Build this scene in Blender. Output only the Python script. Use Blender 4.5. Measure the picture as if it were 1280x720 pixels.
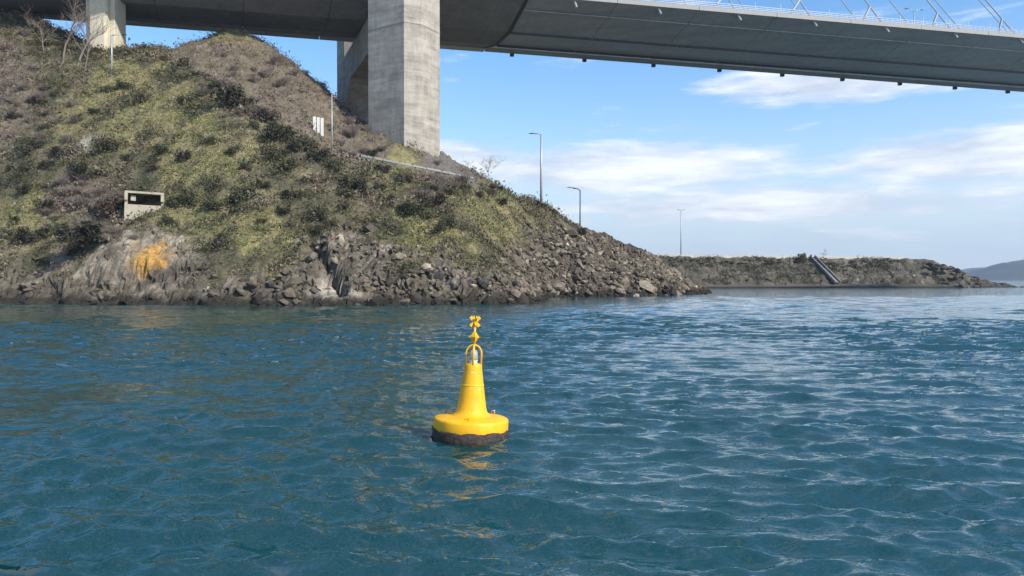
import bpy, math, random
import numpy as np
from mathutils import Vector, Matrix

# ------------------------------------------------------------------ clear
for o in list(bpy.data.objects):
    bpy.data.objects.remove(o)
SC = bpy.context.scene
COL = SC.collection
R = math.radians
random.seed(7)
RNG = np.random.default_rng(11)

# ------------------------------------------------------------------ camera
F, HZ, CAMZ = 930.0, 349.0, 3.5          # focal length in photo pixels, horizon row, camera height
cam = bpy.data.cameras.new('camera')
cam.sensor_width = 36.0
cam.lens = 36.0 * F / 1280.0
cam.clip_start, cam.clip_end = 0.1, 30000.0
camo = bpy.data.objects.new('camera', cam)
COL.objects.link(camo)
camo.location = (0, 0, CAMZ)
camo.rotation_euler = (R(90) - math.atan((360 - HZ) / F), 0, 0)
SC.camera = camo

# ------------------------------------------------------------------ light
SUN_AZ, SUN_EL = R(128), R(36)           # azimuth clockwise from +Y (view direction): right and behind the camera
SKY_STRENGTH = 0.13
SC.view_settings.view_transform = 'Standard'
SC.view_settings.look = 'None'
SC.view_settings.gamma = 1.0
SC.view_settings.exposure = 0.75
SC.view_settings.use_curve_mapping = False
SC.cycles.use_denoising = True
SC.cycles.denoiser = 'OPENIMAGEDENOISE'
SC.cycles.denoising_prefilter = 'ACCURATE'
SC.cycles.max_bounces = 7
SC.cycles.transparent_max_bounces = 12
SC.cycles.volume_bounces = 0
SC.cycles.caustics_reflective = False
SC.cycles.caustics_refractive = False
SC.cycles.sample_clamp_indirect = 3.0
SC.cycles.sample_clamp_direct = 4.0

sunl = bpy.data.lights.new('sun', 'SUN')
sunl.energy = 3.6
sunl.angle = R(2.0)
sunl.color = (1.0, 0.92, 0.80)
suno = bpy.data.objects.new('sun', sunl)
COL.objects.link(suno)
sdir = Vector((math.sin(SUN_AZ) * math.cos(SUN_EL), math.cos(SUN_AZ) * math.cos(SUN_EL), math.sin(SUN_EL)))
suno.rotation_euler = sdir.to_track_quat('Z', 'Y').to_euler()
suno.location = (60, -60, 80)


class NT:
    """tiny helper to write node trees"""
    def __init__(self, tree):
        self.t = tree
        tree.nodes.clear()

    def n(self, typ, **kw):
        nd = self.t.nodes.new(typ)
        for k, v in kw.items():
            if k == 'inp':
                for kk, vv in v.items():
                    self.set(nd.inputs[kk], vv)
            else:
                setattr(nd, k, v)
        return nd

    def set(self, sock, v):
        if hasattr(v, 'is_output'):
            self.t.links.new(v, sock)
        else:
            sock.default_value = v

    def math(self, op, a, b=None, clamp=False):
        nd = self.t.nodes.new('ShaderNodeMath')
        nd.operation = op
        nd.use_clamp = clamp
        self.set(nd.inputs[0], a)
        if b is not None:
            self.set(nd.inputs[1], b)
        return nd.outputs[0]

    def ramp(self, fac, stops, interp='LINEAR'):
        nd = self.t.nodes.new('ShaderNodeValToRGB')
        cr = nd.color_ramp
        cr.interpolation = interp
        while len(cr.elements) < len(stops):
            cr.elements.new(0.5)
        for e, (p, c) in zip(cr.elements, stops):
            e.position = p
            e.color = c if len(c) == 4 else (*c, 1)
        self.set(nd.inputs[0], fac)
        return nd.outputs[0]

    def mix(self, fac, a, b, mode='MIX'):
        nd = self.t.nodes.new('ShaderNodeMix')
        nd.data_type = 'RGBA'
        nd.blend_type = mode
        self.set(nd.inputs[0], fac)
        self.set(nd.inputs[6], a if hasattr(a, 'is_output') or len(a) == 4 else (*a, 1))
        self.set(nd.inputs[7], b if hasattr(b, 'is_output') or len(b) == 4 else (*b, 1))
        return nd.outputs[2]

    def noise(self, vec, scale, detail=4, rough=0.55, dist=0.0):
        nd = self.t.nodes.new('ShaderNodeTexNoise')
        if vec is not None:
            self.set(nd.inputs['Vector'], vec)
        nd.inputs['Scale'].default_value = scale
        nd.inputs['Detail'].default_value = detail
        nd.inputs['Roughness'].default_value = rough
        nd.inputs['Distortion'].default_value = dist
        return nd.outputs[0]

    def mapv(self, vec, scale=(1, 1, 1), loc=(0, 0, 0), rot=(0, 0, 0)):
        nd = self.t.nodes.new('ShaderNodeMapping')
        self.set(nd.inputs['Vector'], vec)
        nd.inputs['Scale'].default_value = scale
        nd.inputs['Location'].default_value = loc
        nd.inputs['Rotation'].default_value = rot
        return nd.outputs[0]


# ------------------------------------------------------------------ sky with clouds
world = bpy.data.worlds.new('World')
SC.world = world
world.use_nodes = True
W = NT(world.node_tree)
sky = W.n('ShaderNodeTexSky', sky_type='NISHITA')
sky.sun_disc = False
sky.sun_elevation = SUN_EL
sky.sun_rotation = SUN_AZ
sky.altitude = 0
sky.air_density = 1.0
sky.dust_density = 0.6
sky.ozone_density = 2.2
tc = W.n('ShaderNodeTexCoord')
gen = tc.outputs['Generated']
sep = W.n('ShaderNodeSeparateXYZ', inp={0: gen})
dx, dy, dz = sep.outputs
az = W.math('MULTIPLY', W.math('ARCTAN2', dx, dy), 57.29578)
el = W.math('MULTIPLY', W.math('ARCSINE', dz), 57.29578)
skyc = W.n('ShaderNodeHueSaturation', inp={'Saturation': 1.25, 'Value': 1.05, 'Color': sky.outputs[0]}).outputs[0]
# streaky cloud noise: stretched along the horizon
cn = W.noise(W.mapv(gen, (3.0, 3.0, 13.0)), 1.8, 9, 0.60, 0.1)
cn2 = W.noise(W.mapv(gen, (5.5, 5.5, 36.0), (3.1, 0.4, 0.2)), 2.0, 9, 0.62, 0.2)


def bank(a0, e0, ra, re, power=1.0):
    """soft elliptical bank of cloud at azimuth a0, elevation e0 (degrees)"""
    u = W.math('DIVIDE', W.math('SUBTRACT', az, a0), ra)
    v = W.math('DIVIDE', W.math('SUBTRACT', el, e0), re)
    d = W.math('ADD', W.math('MULTIPLY', u, u), W.math('MULTIPLY', v, v))
    return W.math('MULTIPLY', W.math('SUBTRACT', 1.0, W.math('SQRT', d), clamp=True), power)


banks = None
for b in [(24.5, 13.8, 13.0, 2.1, 1.15), (8.0, 8.3, 17, 2.6, 1.15), (33.0, 8.0, 14.0, 2.5, 1.15), (-5.0, 9.3, 9.0, 1.9, 1.0), (18, 5.4, 26, 2.2, 0.85),
          (38.0, 18.6, 8.0, 1.5, 0.55), (36.5, 10.6, 5.0, 0.55, 0.5), (16.0, 9.7, 4.0, 0.7, 0.45), (-18, 6, 14, 2.5, 0.5),
          (70, 9, 20, 2.5, 0.6), (105, 14, 20, 3, 0.5), (-70, 10, 25, 3, 0.6), (160, 9, 30, 3, 0.6), (-130, 12, 30, 3, 0.6)]:
    v = bank(*b)
    banks = v if banks is None else W.math('MAXIMUM', banks, v)
cov = W.math('ADD', W.math('MULTIPLY', W.math('SUBTRACT', cn, 0.5), 1.0), banks)
cov = W.math('ADD', cov, W.math('MULTIPLY', W.math('SUBTRACT', cn2, 0.5), 0.95))
cov = W.math('ADD', cov, W.math('MULTIPLY', W.math('DIVIDE', W.math('SUBTRACT', el, 16.0), 14.0, clamp=True), 0.13))  # extra cloud cover added high overhead to brighten reflections in the water
cmask = W.ramp(W.math('SUBTRACT', cov, 0.10), [(0.0, (0, 0, 0)), (0.13, (0.27,) * 3), (0.46, (0.90,) * 3), (1.0, (1,) * 3)])
# thin veil towards the horizon
veil = W.ramp(W.math('DIVIDE', el, 20.0), [(0.0, (0.85,) * 3), (0.16, (0.80,) * 3), (0.33, (0.55,) * 3), (0.6, (0.16,) * 3), (0.9, (0.02,) * 3)])
veiln = W.math('MULTIPLY', veil, W.math('ADD', 0.62, W.math('MULTIPLY', cn2, 0.75)), clamp=True)
ccol = W.ramp(W.math('ADD', W.math('MULTIPLY', cn, 0.6), W.math('MULTIPLY', cn2, 0.45)),
              [(0.42, (3.3, 3.5, 4.0)), (0.62, (5.6, 5.6, 5.6))])
veilc = (3.05, 3.5, 4.05, 1)
c1 = W.mix(veiln, skyc, veilc)
c2 = W.mix(W.math('MULTIPLY', cmask, 0.85), c1, ccol)
bg = W.n('ShaderNodeBackground', inp={'Color': c2, 'Strength': SKY_STRENGTH})
wo = W.n('ShaderNodeOutputWorld', inp={'Surface': bg.outputs[0]})


# ------------------------------------------------------------------ helpers
def px2w(px, py, Y):
    return Vector(((px - 640) / F * Y, Y, CAMZ + (HZ - py) / F * Y))


def tag(o, label=None, cat=None, group=None, kind=None):
    if label: o['label'] = label
    if cat: o['category'] = cat
    if group: o['group'] = group
    if kind: o['kind'] = kind
    return o


def link(name, me, mat=None, parent=None):
    o = bpy.data.objects.new(name, me)
    COL.objects.link(o)
    if mat is not None and me is not None and not me.materials:
        me.materials.append(mat)
    if parent is not None:
        o.parent = parent
    return o


def empty(name, loc, rot=(0, 0, 0)):
    o = bpy.data.objects.new(name, None)
    o.empty_display_size = 0.5
    COL.objects.link(o)
    o.location = loc
    o.rotation_euler = rot
    return o


def copy_tree(o, parent=None):
    c = o.copy()
    COL.objects.link(c)
    c.parent = parent
    for ch in list(o.children):
        copy_tree(ch, c)
    return c


def np_mesh(name, V, Fc, smooth=False, colors=None):
    """mesh from numpy verts and equal sized faces"""
    me = bpy.data.meshes.new(name)
    V = np.asarray(V, dtype=np.float32)
    Fc = np.asarray(Fc, dtype=np.int32)
    nf, k = Fc.shape
    me.vertices.add(len(V))
    me.vertices.foreach_set('co', V.ravel())
    me.loops.add(nf * k)
    me.loops.foreach_set('vertex_index', Fc.ravel())
    me.polygons.add(nf)
    me.polygons.foreach_set('loop_start', np.arange(0, nf * k, k, dtype=np.int32))
    me.polygons.foreach_set('use_smooth', np.full(nf, smooth))
    if colors is not None:
        at = me.attributes.new('tint', 'FLOAT_COLOR', 'POINT')
        c4 = np.ones((len(V), 4), dtype=np.float32)
        c4[:, :3] = colors
        at.data.foreach_set('color', c4.ravel())
    me.update(calc_edges=True)
    return me


class MB:
    """collects shapes into one mesh"""
    def __init__(self):
        self.v, self.f = [], []

    def add(self, vs, fs):
        n = len(self.v)
        self.v += [tuple(p) for p in vs]
        self.f += [tuple(i + n for i in f) for f in fs]
        return self

    def box(self, c, s, rot=None):
        hx, hy, hz = s[0] / 2, s[1] / 2, s[2] / 2
        vs = [Vector((x, y, z)) for x in (-hx, hx) for y in (-hy, hy) for z in (-hz, hz)]
        if rot is not None:
            vs = [rot @ p for p in vs]
        vs = [p + Vector(c) for p in vs]
        return self.add(vs, [(0, 1, 3, 2), (4, 6, 7, 5), (0, 4, 5, 1), (2, 3, 7, 6), (0, 2, 6, 4), (1, 5, 7, 3)])

    def beam(self, a, b, w, h):
        a, b = Vector(a), Vector(b)
        d = b - a
        q = d.to_track_quat('Y', 'Z').to_matrix()
        return self.box((a + b) / 2, (w, d.length, h), q)

    def tube(self, pts, radii, n=8, cap=True):
        pts = [Vector(p) for p in pts]
        if not hasattr(radii, '__len__'):
            radii = [radii] * len(pts)
        base = len(self.v)
        ref = Vector((0.31, 0.17, 0.93)).normalized()
        for i, p in enumerate(pts):
            d = (pts[min(i + 1, len(pts) - 1)] - pts[max(i - 1, 0)]).normalized()
            u = d.cross(ref)
            if u.length < 1e-3:
                u = d.cross(Vector((1, 0, 0)))
            u.normalize()
            w = d.cross(u)
            for k in range(n):
                a = 2 * math.pi * k / n
                self.v.append(tuple(p + (u * math.cos(a) + w * math.sin(a)) * radii[i]))
        for i in range(len(pts) - 1):
            for k in range(n):
                a = base + i * n + k
                b = base + i * n + (k + 1) % n
                self.f.append((a, b, b + n, a + n))
        if cap:
            self.f.append(tuple(base + k for k in range(n))[::-1])
            m = base + (len(pts) - 1) * n
            self.f.append(tuple(m + k for k in range(n)))
        return self

    def lathe(self, prof, n=32, c=(0, 0, 0), wob=None):
        base = len(self.v)
        for j, (r, z) in enumerate(prof):
            for k in range(n):
                a = 2 * math.pi * k / n
                rr, zz = r, z
                if wob:
                    rr, zz = wob(r, z, a)
                self.v.append((c[0] + rr * math.cos(a), c[1] + rr * math.sin(a), c[2] + zz))
        for j in range(len(prof) - 1):
            for k in range(n):
                a = base + j * n + k
                b = base + j * n + (k + 1) % n
                self.f.append((a, b, b + n, a + n))
        self.f.append(tuple(base + k for k in range(n))[::-1])
        m = base + (len(prof) - 1) * n
        self.f.append(tuple(m + k for k in range(n)))
        return self

    def prism(self, poly0, poly1):
        n = len(poly0)
        vs = list(poly0) + list(poly1)
        fs = [(i, (i + 1) % n, (i + 1) % n + n, i + n) for i in range(n)]
        fs += [tuple(range(n))[::-1], tuple(range(n, 2 * n))]
        return self.add(vs, fs)

    def mesh(self, name, smooth=False):
        me = bpy.data.meshes.new(name)
        me.from_pydata(self.v, [], self.f)
        if smooth:
            me.polygons.foreach_set('use_smooth', [True] * len(me.polygons))
        me.update()
        return me

    def build(self, name, mat, parent=None, smooth=False, autosmooth=None):
        me = self.mesh(name, smooth)
        o = link(name, me, mat, parent)
        if autosmooth:
            me.polygons.foreach_set('use_smooth', [True] * len(me.polygons))
            me.set_sharp_from_angle(angle=R(autosmooth))
        return o


# ------------------------------------------------------------------ numpy noise
PERM = RNG.permutation(512).astype(np.int64)
PERM = np.concatenate([PERM, PERM, PERM])
GA = RNG.random(2048) * 2 * np.pi
GX, GY = np.cos(GA), np.sin(GA)


def hsh(i, j, s=0):
    return PERM[(PERM[(i + s * 37) & 511] + j) & 511]


def perlin(x, y, s=0):
    xi, yi = np.floor(x).astype(np.int64), np.floor(y).astype(np.int64)
    xf, yf = x - xi, y - yi
    u, v = xf * xf * xf * (xf * (xf * 6 - 15) + 10), yf * yf * yf * (yf * (yf * 6 - 15) + 10)

    def g(a, b):
        h = hsh(xi + a, yi + b, s)
        return GX[h] * (xf - a) + GY[h] * (yf - b)
    return ((g(0, 0) * (1 - u) + g(1, 0) * u) * (1 - v) + (g(0, 1) * (1 - u) + g(1, 1) * u) * v) * 1.5


def fbm(x, y, octv=4, s=0, gain=0.5):
    t, a = 0, 1.0
    for k in range(octv):
        t = t + a * perlin(x * 2 ** k + 13.7 * k, y * 2 ** k - 7.1 * k, s + k)
        a *= gain
    return t


def ridged(x, y, octv=4, s=0):
    t, a = 0, 1.0
    for k in range(octv):
        t = t + a * (1 - 2 * np.abs(perlin(x * 2 ** k + 5.3 * k, y * 2 ** k + 9.1 * k, s + k)))
        a *= 0.5
    return t


def worley(x, y, s=0):
    """distance to nearest cell point, second nearest, and a random value of the cell"""
    xi, yi = np.floor(x).astype(np.int64), np.floor(y).astype(np.int64)
    d1 = np.full(x.shape, 9.0)
    d2 = np.full(x.shape, 9.0)
    val = np.zeros(x.shape)
    for a in (-1, 0, 1):
        for b in (-1, 0, 1):
            h = hsh(xi + a, yi + b, s)
            fx = xi + a + (PERM[h + 3] / 512.0)
            fy = yi + b + (PERM[h + 91] / 512.0)
            d = np.hypot(x - fx, y - fy)
            cl = d < d1
            d2 = np.where(cl, d1, np.minimum(d2, d))
            val = np.where(cl, PERM[h + 201] / 512.0, val)
            d1 = np.where(cl, d, d1)
    return d1, d2, val


# ------------------------------------------------------------------ materials
MATS = {}


def material(name):
    m = bpy.data.materials.new(name)
    m.use_nodes = True
    t = NT(m.node_tree)
    out = t.n('ShaderNodeOutputMaterial')
    b = t.n('ShaderNodeBsdfPrincipled')
    t.t.links.new(b.outputs[0], out.inputs['Surface'])
    MATS[name] = m
    return m, t, b


def bump(t, b, h, strength=0.4, dist=0.05):
    bn = t.n('ShaderNodeBump', inp={'Strength': strength, 'Distance': dist, 'Height': h})
    t.set(b.inputs['Normal'], bn.outputs[0])


def coords(t):
    return t.n('ShaderNodeNewGeometry').outputs['Position']


def simple(name, col, rough=0.6, metal=0.0, var=0.25, scale=3.0, bumpk=0.0):
    m, t, b = material(name)
    p = t.n('ShaderNodeTexCoord').outputs['Object']
    n = t.noise(p, scale, 5, 0.6)
    c = t.mix(n, tuple(x * (1 - var) for x in col), tuple(min(1, x * (1 + var)) for x in col))
    t.set(b.inputs['Base Color'], c)
    b.inputs['Roughness'].default_value = rough
    b.inputs['Metallic'].default_value = metal
    if bumpk:
        bump(t, b, n, bumpk, 0.03)
    return m


# concrete with board marks, lift lines and weather streaks
def concrete(name, c0, c1, board=0.35, streak=0.5):
    m, t, b = material(name)
    p = coords(t)
    n1 = t.noise(p, 0.35, 6, 0.65)
    n2 = t.noise(t.mapv(p, (0.9, 0.9, 0.12)), 1.2, 6, 0.65)
    lay = t.noise(t.mapv(p, (0.13, 0.13, 1.1)), 1.0, 7, 0.75)
    n3 = t.noise(p, 6.0, 4, 0.6)
    f = t.math('ADD', t.math('MULTIPLY', n1, 0.3), t.math('MULTIPLY', n2, 0.25))
    f = t.math('ADD', f, t.math('MULTIPLY', lay, board))
    f = t.math('ADD', f, t.math('MULTIPLY', n3, 0.15))
    mid = 0.5 * (0.7 + board)
    c = t.ramp(f, [(mid - 0.11 - 0.05 * board, c0), (mid + 0.11 + 0.05 * board, c1)])
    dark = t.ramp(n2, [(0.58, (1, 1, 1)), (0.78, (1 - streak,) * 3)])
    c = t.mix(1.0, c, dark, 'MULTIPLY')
    t.set(b.inputs['Base Color'], c)
    b.inputs['Roughness'].default_value = 0.9
    bump(t, b, t.math('ADD', lay, n3), 0.5, 0.05)
    return m


concrete('concrete_tower', (0.17, 0.155, 0.135), (0.46, 0.42, 0.36), 0.42, 0.45)
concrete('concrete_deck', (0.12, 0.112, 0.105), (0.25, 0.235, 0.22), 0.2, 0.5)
concrete('concrete_pale', (0.42, 0.38, 0.29), (0.66, 0.61, 0.48), 0.2, 0.4)
concrete('concrete_bunker', (0.27, 0.245, 0.185), (0.47, 0.43, 0.335), 0.25, 0.55)
concrete('concrete_barrier', (0.40, 0.39, 0.36), (0.62, 0.60, 0.55), 0.2, 0.3)

m, t, b = material('steel_deck')
p = coords(t)
n1 = t.noise(t.mapv(p, (0.05, 0.4, 0.2), rot=(0, 0, R(-35))), 1.0, 5, 0.6)  # diagonal streaks painted in to imitate light reflected onto the underside
n2 = t.noise(p, 0.6, 5, 0.6)
c = t.ramp(t.math('ADD', t.math('MULTIPLY', n1, 0.6), t.math('MULTIPLY', n2, 0.4)),
           [(0.35, (0.21, 0.218, 0.225)), (0.65, (0.33, 0.338, 0.34))])
t.set(b.inputs['Base Color'], c)
b.inputs['Roughness'].default_value = 0.42
simple('steel_pale', (0.25, 0.25, 0.24), 0.6, 0.0, 0.15, 0.6)
simple('galvanised', (0.36, 0.38, 0.39), 0.45, 0.3, 0.15, 2.0)
simple('cable_sheath', (0.30, 0.33, 0.36), 0.4, 0.0, 0.1, 1.0)
simple('dark_metal', (0.03, 0.03, 0.035), 0.6, 0.0, 0.2, 1.0)
simple('white_board', (0.62, 0.62, 0.58), 0.6, 0.0, 0.12, 2.0)
simple('van_paint', (0.16, 0.17, 0.19), 0.3, 0.0, 0.1, 2.0)
simple('tyre', (0.02, 0.02, 0.02), 0.8)
simple('glass_dark', (0.02, 0.03, 0.035), 0.08)
simple('bark', (0.17, 0.145, 0.12), 0.9, 0, 0.3, 4.0)
simple('twig', (0.20, 0.165, 0.14), 0.9, 0, 0.3, 4.0)
simple('stem', (0.09, 0.07, 0.05), 0.9, 0, 0.3, 4.0)
simple('asphalt', (0.06, 0.06, 0.06), 0.9, 0, 0.2, 1.0)

# tinted materials: colour comes from the mesh attribute, grain from noise
def tinted(name, rough=0.85, lo=0.7, hi=1.3, scale=3.0, bk=0.6, bd=0.15, transl=0.0):
    m, t, b = material(name)
    a = t.n('ShaderNodeAttribute', attribute_name='tint').outputs['Color']
    p = coords(t)
    n = t.noise(p, scale, 6, 0.65)
    g = t.ramp(n, [(0.3, (lo,) * 3), (0.7, (hi,) * 3)])
    t.set(b.inputs['Base Color'], t.mix(1.0, a, g, 'MULTIPLY'))
    b.inputs['Roughness'].default_value = rough
    b.inputs['Specular IOR Level'].default_value = 0.25
    if bk:
        n2 = t.noise(p, scale * 1.7, 7, 0.7)
        bump(t, b, n2, bk, bd)
    return m


tinted('terrain', 0.92, 0.55, 1.45, 1.6, 0.9, 0.35)
tinted('foliage', 0.75, 0.8, 1.2, 1.0, 0)
tinted('rock', 0.9, 0.6, 1.4, 2.2, 0.8, 0.12)

# yellow buoy paint with scuffs
m, t, b = material('buoy_paint')
p = t.n('ShaderNodeTexCoord').outputs['Object']
n1 = t.noise(p, 3.0, 6, 0.6)
n2 = t.noise(t.mapv(p, (1, 1, 0.25)), 9.0, 6, 0.7)
c = t.ramp(n1, [(0.3, (0.74, 0.36, 0.004)), (0.7, (0.84, 0.47, 0.006))])
sc = t.ramp(n2, [(0.60, (0, 0, 0)), (0.70, (1, 1, 1))])
c = t.mix(t.math('MULTIPLY', sc, 0.55), c, (0.30, 0.15, 0.025))
n4 = t.noise(t.mapv(p, (1, 1, 0.10)), 13.0, 5, 0.65)          # rust runs down the sides
c = t.mix(t.math('MULTIPLY', t.ramp(n4, [(0.60, (0, 0, 0)), (0.72, (1, 1, 1))]), 0.5), c, (0.26, 0.11, 0.03))
n5 = t.noise(p, 11.0, 3, 0.6)                                   # bird droppings
c = t.mix(t.math('MULTIPLY', t.ramp(n5, [(0.68, (0, 0, 0)), (0.71, (1, 1, 1))]), 0.7), c, (0.72, 0.70, 0.60))
t.set(b.inputs['Base Color'], c)
b.inputs['Roughness'].default_value = 0.55
bump(t, b, n2, 0.15, 0.01)

m, t, b = material('fouling')
p = t.n('ShaderNodeTexCoord').outputs['Object']
n1 = t.noise(p, 16.0, 6, 0.7)
c = t.ramp(n1, [(0.35, (0.010, 0.008, 0.008)), (0.55, (0.045, 0.03, 0.025)), (0.72, (0.11, 0.075, 0.06))])
t.set(b.inputs['Base Color'], c)
b.inputs['Roughness'].default_value = 0.6
bump(t, b, n1, 1.0, 0.04)

m, t, b = material('lantern_glass')
b.inputs['Base Color'].default_value = (0.85, 0.92, 0.95, 1)
b.inputs['Roughness'].default_value = 0.08
b.inputs['Transmission Weight'].default_value = 0.7
b.inputs['IOR'].default_value = 1.3

# sea water: a clear reflecting skin over an evenly scattering teal body
m = bpy.data.materials.new('sea_water')
m.use_nodes = True
MATS['sea_water'] = m
t = NT(m.node_tree)
out = t.n('ShaderNodeOutputMaterial')
p = coords(t)
n1 = t.noise(t.mapv(p, (1.0, 2.4, 1.0), rot=(0, 0, R(6))), 2.3, 3, 0.55, 0.4)
n2 = t.noise(t.mapv(p, (1.0, 2.0, 1.0), rot=(0, 0, R(-12))), 6.0, 1, 0.5, 0.3)
n3 = t.noise(t.mapv(p, (0.6, 1.6, 1.0), rot=(0, 0, R(5))), 0.8, 2, 0.5, 0.3)
hgt = t.math('ADD', t.math('ADD', t.math('MULTIPLY', n1, 0.75), t.math('MULTIPLY', n2, 0.30)), t.math('MULTIPLY', n3, 1.8))
bn = t.n('ShaderNodeBump', inp={'Strength': 1.0, 'Distance': 0.035, 'Height': hgt}).outputs[0]
patch = t.noise(p, 0.03, 3, 0.5)
up = t.n('ShaderNodeCombineXYZ', inp={2: 1.0}).outputs[0]
df = t.n('ShaderNodeBsdfDiffuse', inp={'Color': t.mix(patch, (0.002, 0.046, 0.041), (0.002, 0.047, 0.057)), 'Normal': up})
gl = t.n('ShaderNodeBsdfGlossy', inp={'Color': (1, 1, 1, 1), 'Roughness': 0.015, 'Normal': bn})
fr = t.n('ShaderNodeFresnel', inp={'IOR': 2.0, 'Normal': bn})
mx = t.n('ShaderNodeMixShader', inp={0: fr.outputs[0], 1: df.outputs[0], 2: gl.outputs[0]})
t.t.links.new(mx.outputs[0], out.inputs['Surface'])

m, t, b = material('far_land')
p = coords(t)
n1 = t.noise(p, 0.006, 6, 0.6)
t.set(b.inputs['Base Color'], t.ramp(n1, [(0.35, (0.02, 0.03, 0.025)), (0.65, (0.05, 0.055, 0.04))]))
b.inputs['Roughness'].default_value = 0.95

# ------------------------------------------------------------------ the sea
rows = []
y = -6.0
while y < 6:
    rows.append(y); y += 0.10
while y < 160:
    rows.append(y); y += max(0.04, 0.0050 * y)
while y < 5600:
    rows.append(y); y *= 1.02
rows = np.array(rows)
NS = 820
s_ = np.linspace(-1, 1, NS)
YY = np.repeat(rows[:, None], NS, 1)
half = 9 + 0.98 * np.maximum(rows, 0)
XX = s_[None, :] * half[:, None]
spx = np.repeat((2 * half / NS)[:, None], NS, 1)
spy = np.repeat(np.gradient(rows)[:, None], NS, 1)
ZZ = np.zeros_like(XX); DX = np.zeros_like(XX); DY = np.zeros_like(XX)
NW = 260
lam = np.exp(RNG.uniform(np.log(0.18), np.log(7.0), NW))
wdir = R(-97) + RNG.normal(0, 0.46, NW) * np.clip(1.05 - 0.28 * lam, 0.5, 1.0)
ph = RNG.random(NW) * 2 * np.pi
kk = 2 * np.pi / lam
steep = 0.070 * np.exp(-((np.log(lam) - np.log(0.72)) / 1.1) ** 2)
gust = np.clip(0.80 + 0.85 * fbm(XX * 0.05, YY * 0.03, 3, 40), 0.35, 1.35)
for i in range(NW):
    cx, cy = math.cos(wdir[i]), math.sin(wdir[i])
    sp = np.abs(cx) * spx + np.abs(cy) * spy
    att = np.clip(lam[i] / (2.4 * sp) - 0.8, 0, 1) * gust
    amp = steep[i] / kk[i] * 1.0
    r0 = np.nonzero(att.max(axis=1) > 0)[0]
    if len(r0) == 0:
        continue
    r1 = r0[-1] + 1
    phs = kk[i] * (cx * XX[:r1] + cy * YY[:r1]) + ph[i]
    a = amp * att[:r1]
    cs = np.cos(phs)
    sn = np.sin(phs)
    ZZ[:r1] += a * cs
    DX[:r1] -= 0.62 * a * cx * sn
    DY[:r1] -= 0.62 * a * cy * sn
V = np.stack([XX + DX, YY + DY, ZZ], -1).reshape(-1, 3)
nr = len(rows)
idx = np.arange(nr * NS).reshape(nr, NS)
FC = np.stack([idx[:-1, :-1], idx[:-1, 1:], idx[1:, 1:], idx[1:, :-1]], -1).reshape(-1, 4)
sea = link('sea_water', np_mesh('sea_water', V, FC, True), MATS['sea_water'])
tag(sea, kind='structure')

# ------------------------------------------------------------------ hillside: control points -> smooth height field
CP = []


def cp(px, py, Y):
    q = px2w(px, py, Y)
    CP.append((q.x, q.y, q.z))


def cw(X, Y, Z):
    CP.append((X, Y, Z))


WL = [(-420, 118), (-200, 114), (0, 109), (80, 107), (160, 104), (240, 101), (320, 98.5), (400, 99), (480, 100), (560, 102), (622, 104)]
for px, Y in WL:
    cw((px - 640) / F * Y, Y, 0.0)
    cw((px - 640) / F * Y, Y - 7, -2.6)
for X, Y, Z in [(0.4, 106, 0), (2.2, 118, 0), (3, 132, 0), (4, 144, 0), (9.5, 148, 0), (18, 151, 0), (27.5, 158, 0), (38, 168, 0), (47, 184, 0),
                (52, 200, 0), (54, 230, 0), (57, 265, 0), (6, 100, -3), (9, 120, -3), (12, 136, -3), (22, 142, -3), (35, 152, -3), (50, 172, -3), (60, 190, -3), (64, 230, -3)]:
    cw(X, Y, Z)
# left part of the slope
for px, col in {-200: [(300, 128), (180, 142), (60, 158), (20, 168)],
                0: [(345, 111.5), (318, 116), (250, 126), (150, 139), (75, 149), (24, 161)],
                60: [(350, 110), (322, 115), (240, 126), (140, 140), (90, 147), (52, 158)],
                110: [(345, 108.5), (310, 113), (240, 125), (150, 138), (95, 146), (66, 156)],
                180: [(352, 105.5), (318, 108.5), (286, 112), (272, 117.5), (180, 131), (105, 144), (70, 153)],
                235: [(350, 104), (312, 109), (240, 121), (160, 134), (95, 147), (82, 152)],
                290: [(355, 101.5), (320, 106), (250, 117), (170, 130), (110, 144)],
                340: [(360, 100.5), (330, 105), (260, 115), (200, 126), (152, 138)],
                400: [(366, 101), (345, 104.5), (290, 112), (230, 123), (190, 134)],
                450: [(358, 102.5), (330, 107), (270, 117), (225, 127), (201, 135)],
                520: [(352, 104), (320, 109), (270, 119), (235, 129), (214, 137)],
                590: [(350, 106), (315, 112), (275, 123), (250, 134), (233, 144)],
                640: [(340, 112), (305, 122), (275, 135), (255, 148), (246, 158)],
                690: [(345, 152), (315, 157), (285, 164), (265, 172)],
                730: [(348, 154), (325, 160), (305, 168), (297, 174)],
                770: [(350, 157), (332, 164), (316, 174), (312, 179)],
                810: [(352, 163), (336, 171), (327, 180)],
                850: [(360, 172), (347, 183)]}.items():
    for py, Y in col:
        cp(px, py, Y)
# road bench behind the front crest
for px, py, Y in [(400, 184, 139), (450, 199, 140), (520, 213, 142), (590, 232, 150), (640, 247, 166), (676, 258, 178)]:
    cp(px, py, Y)
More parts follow.
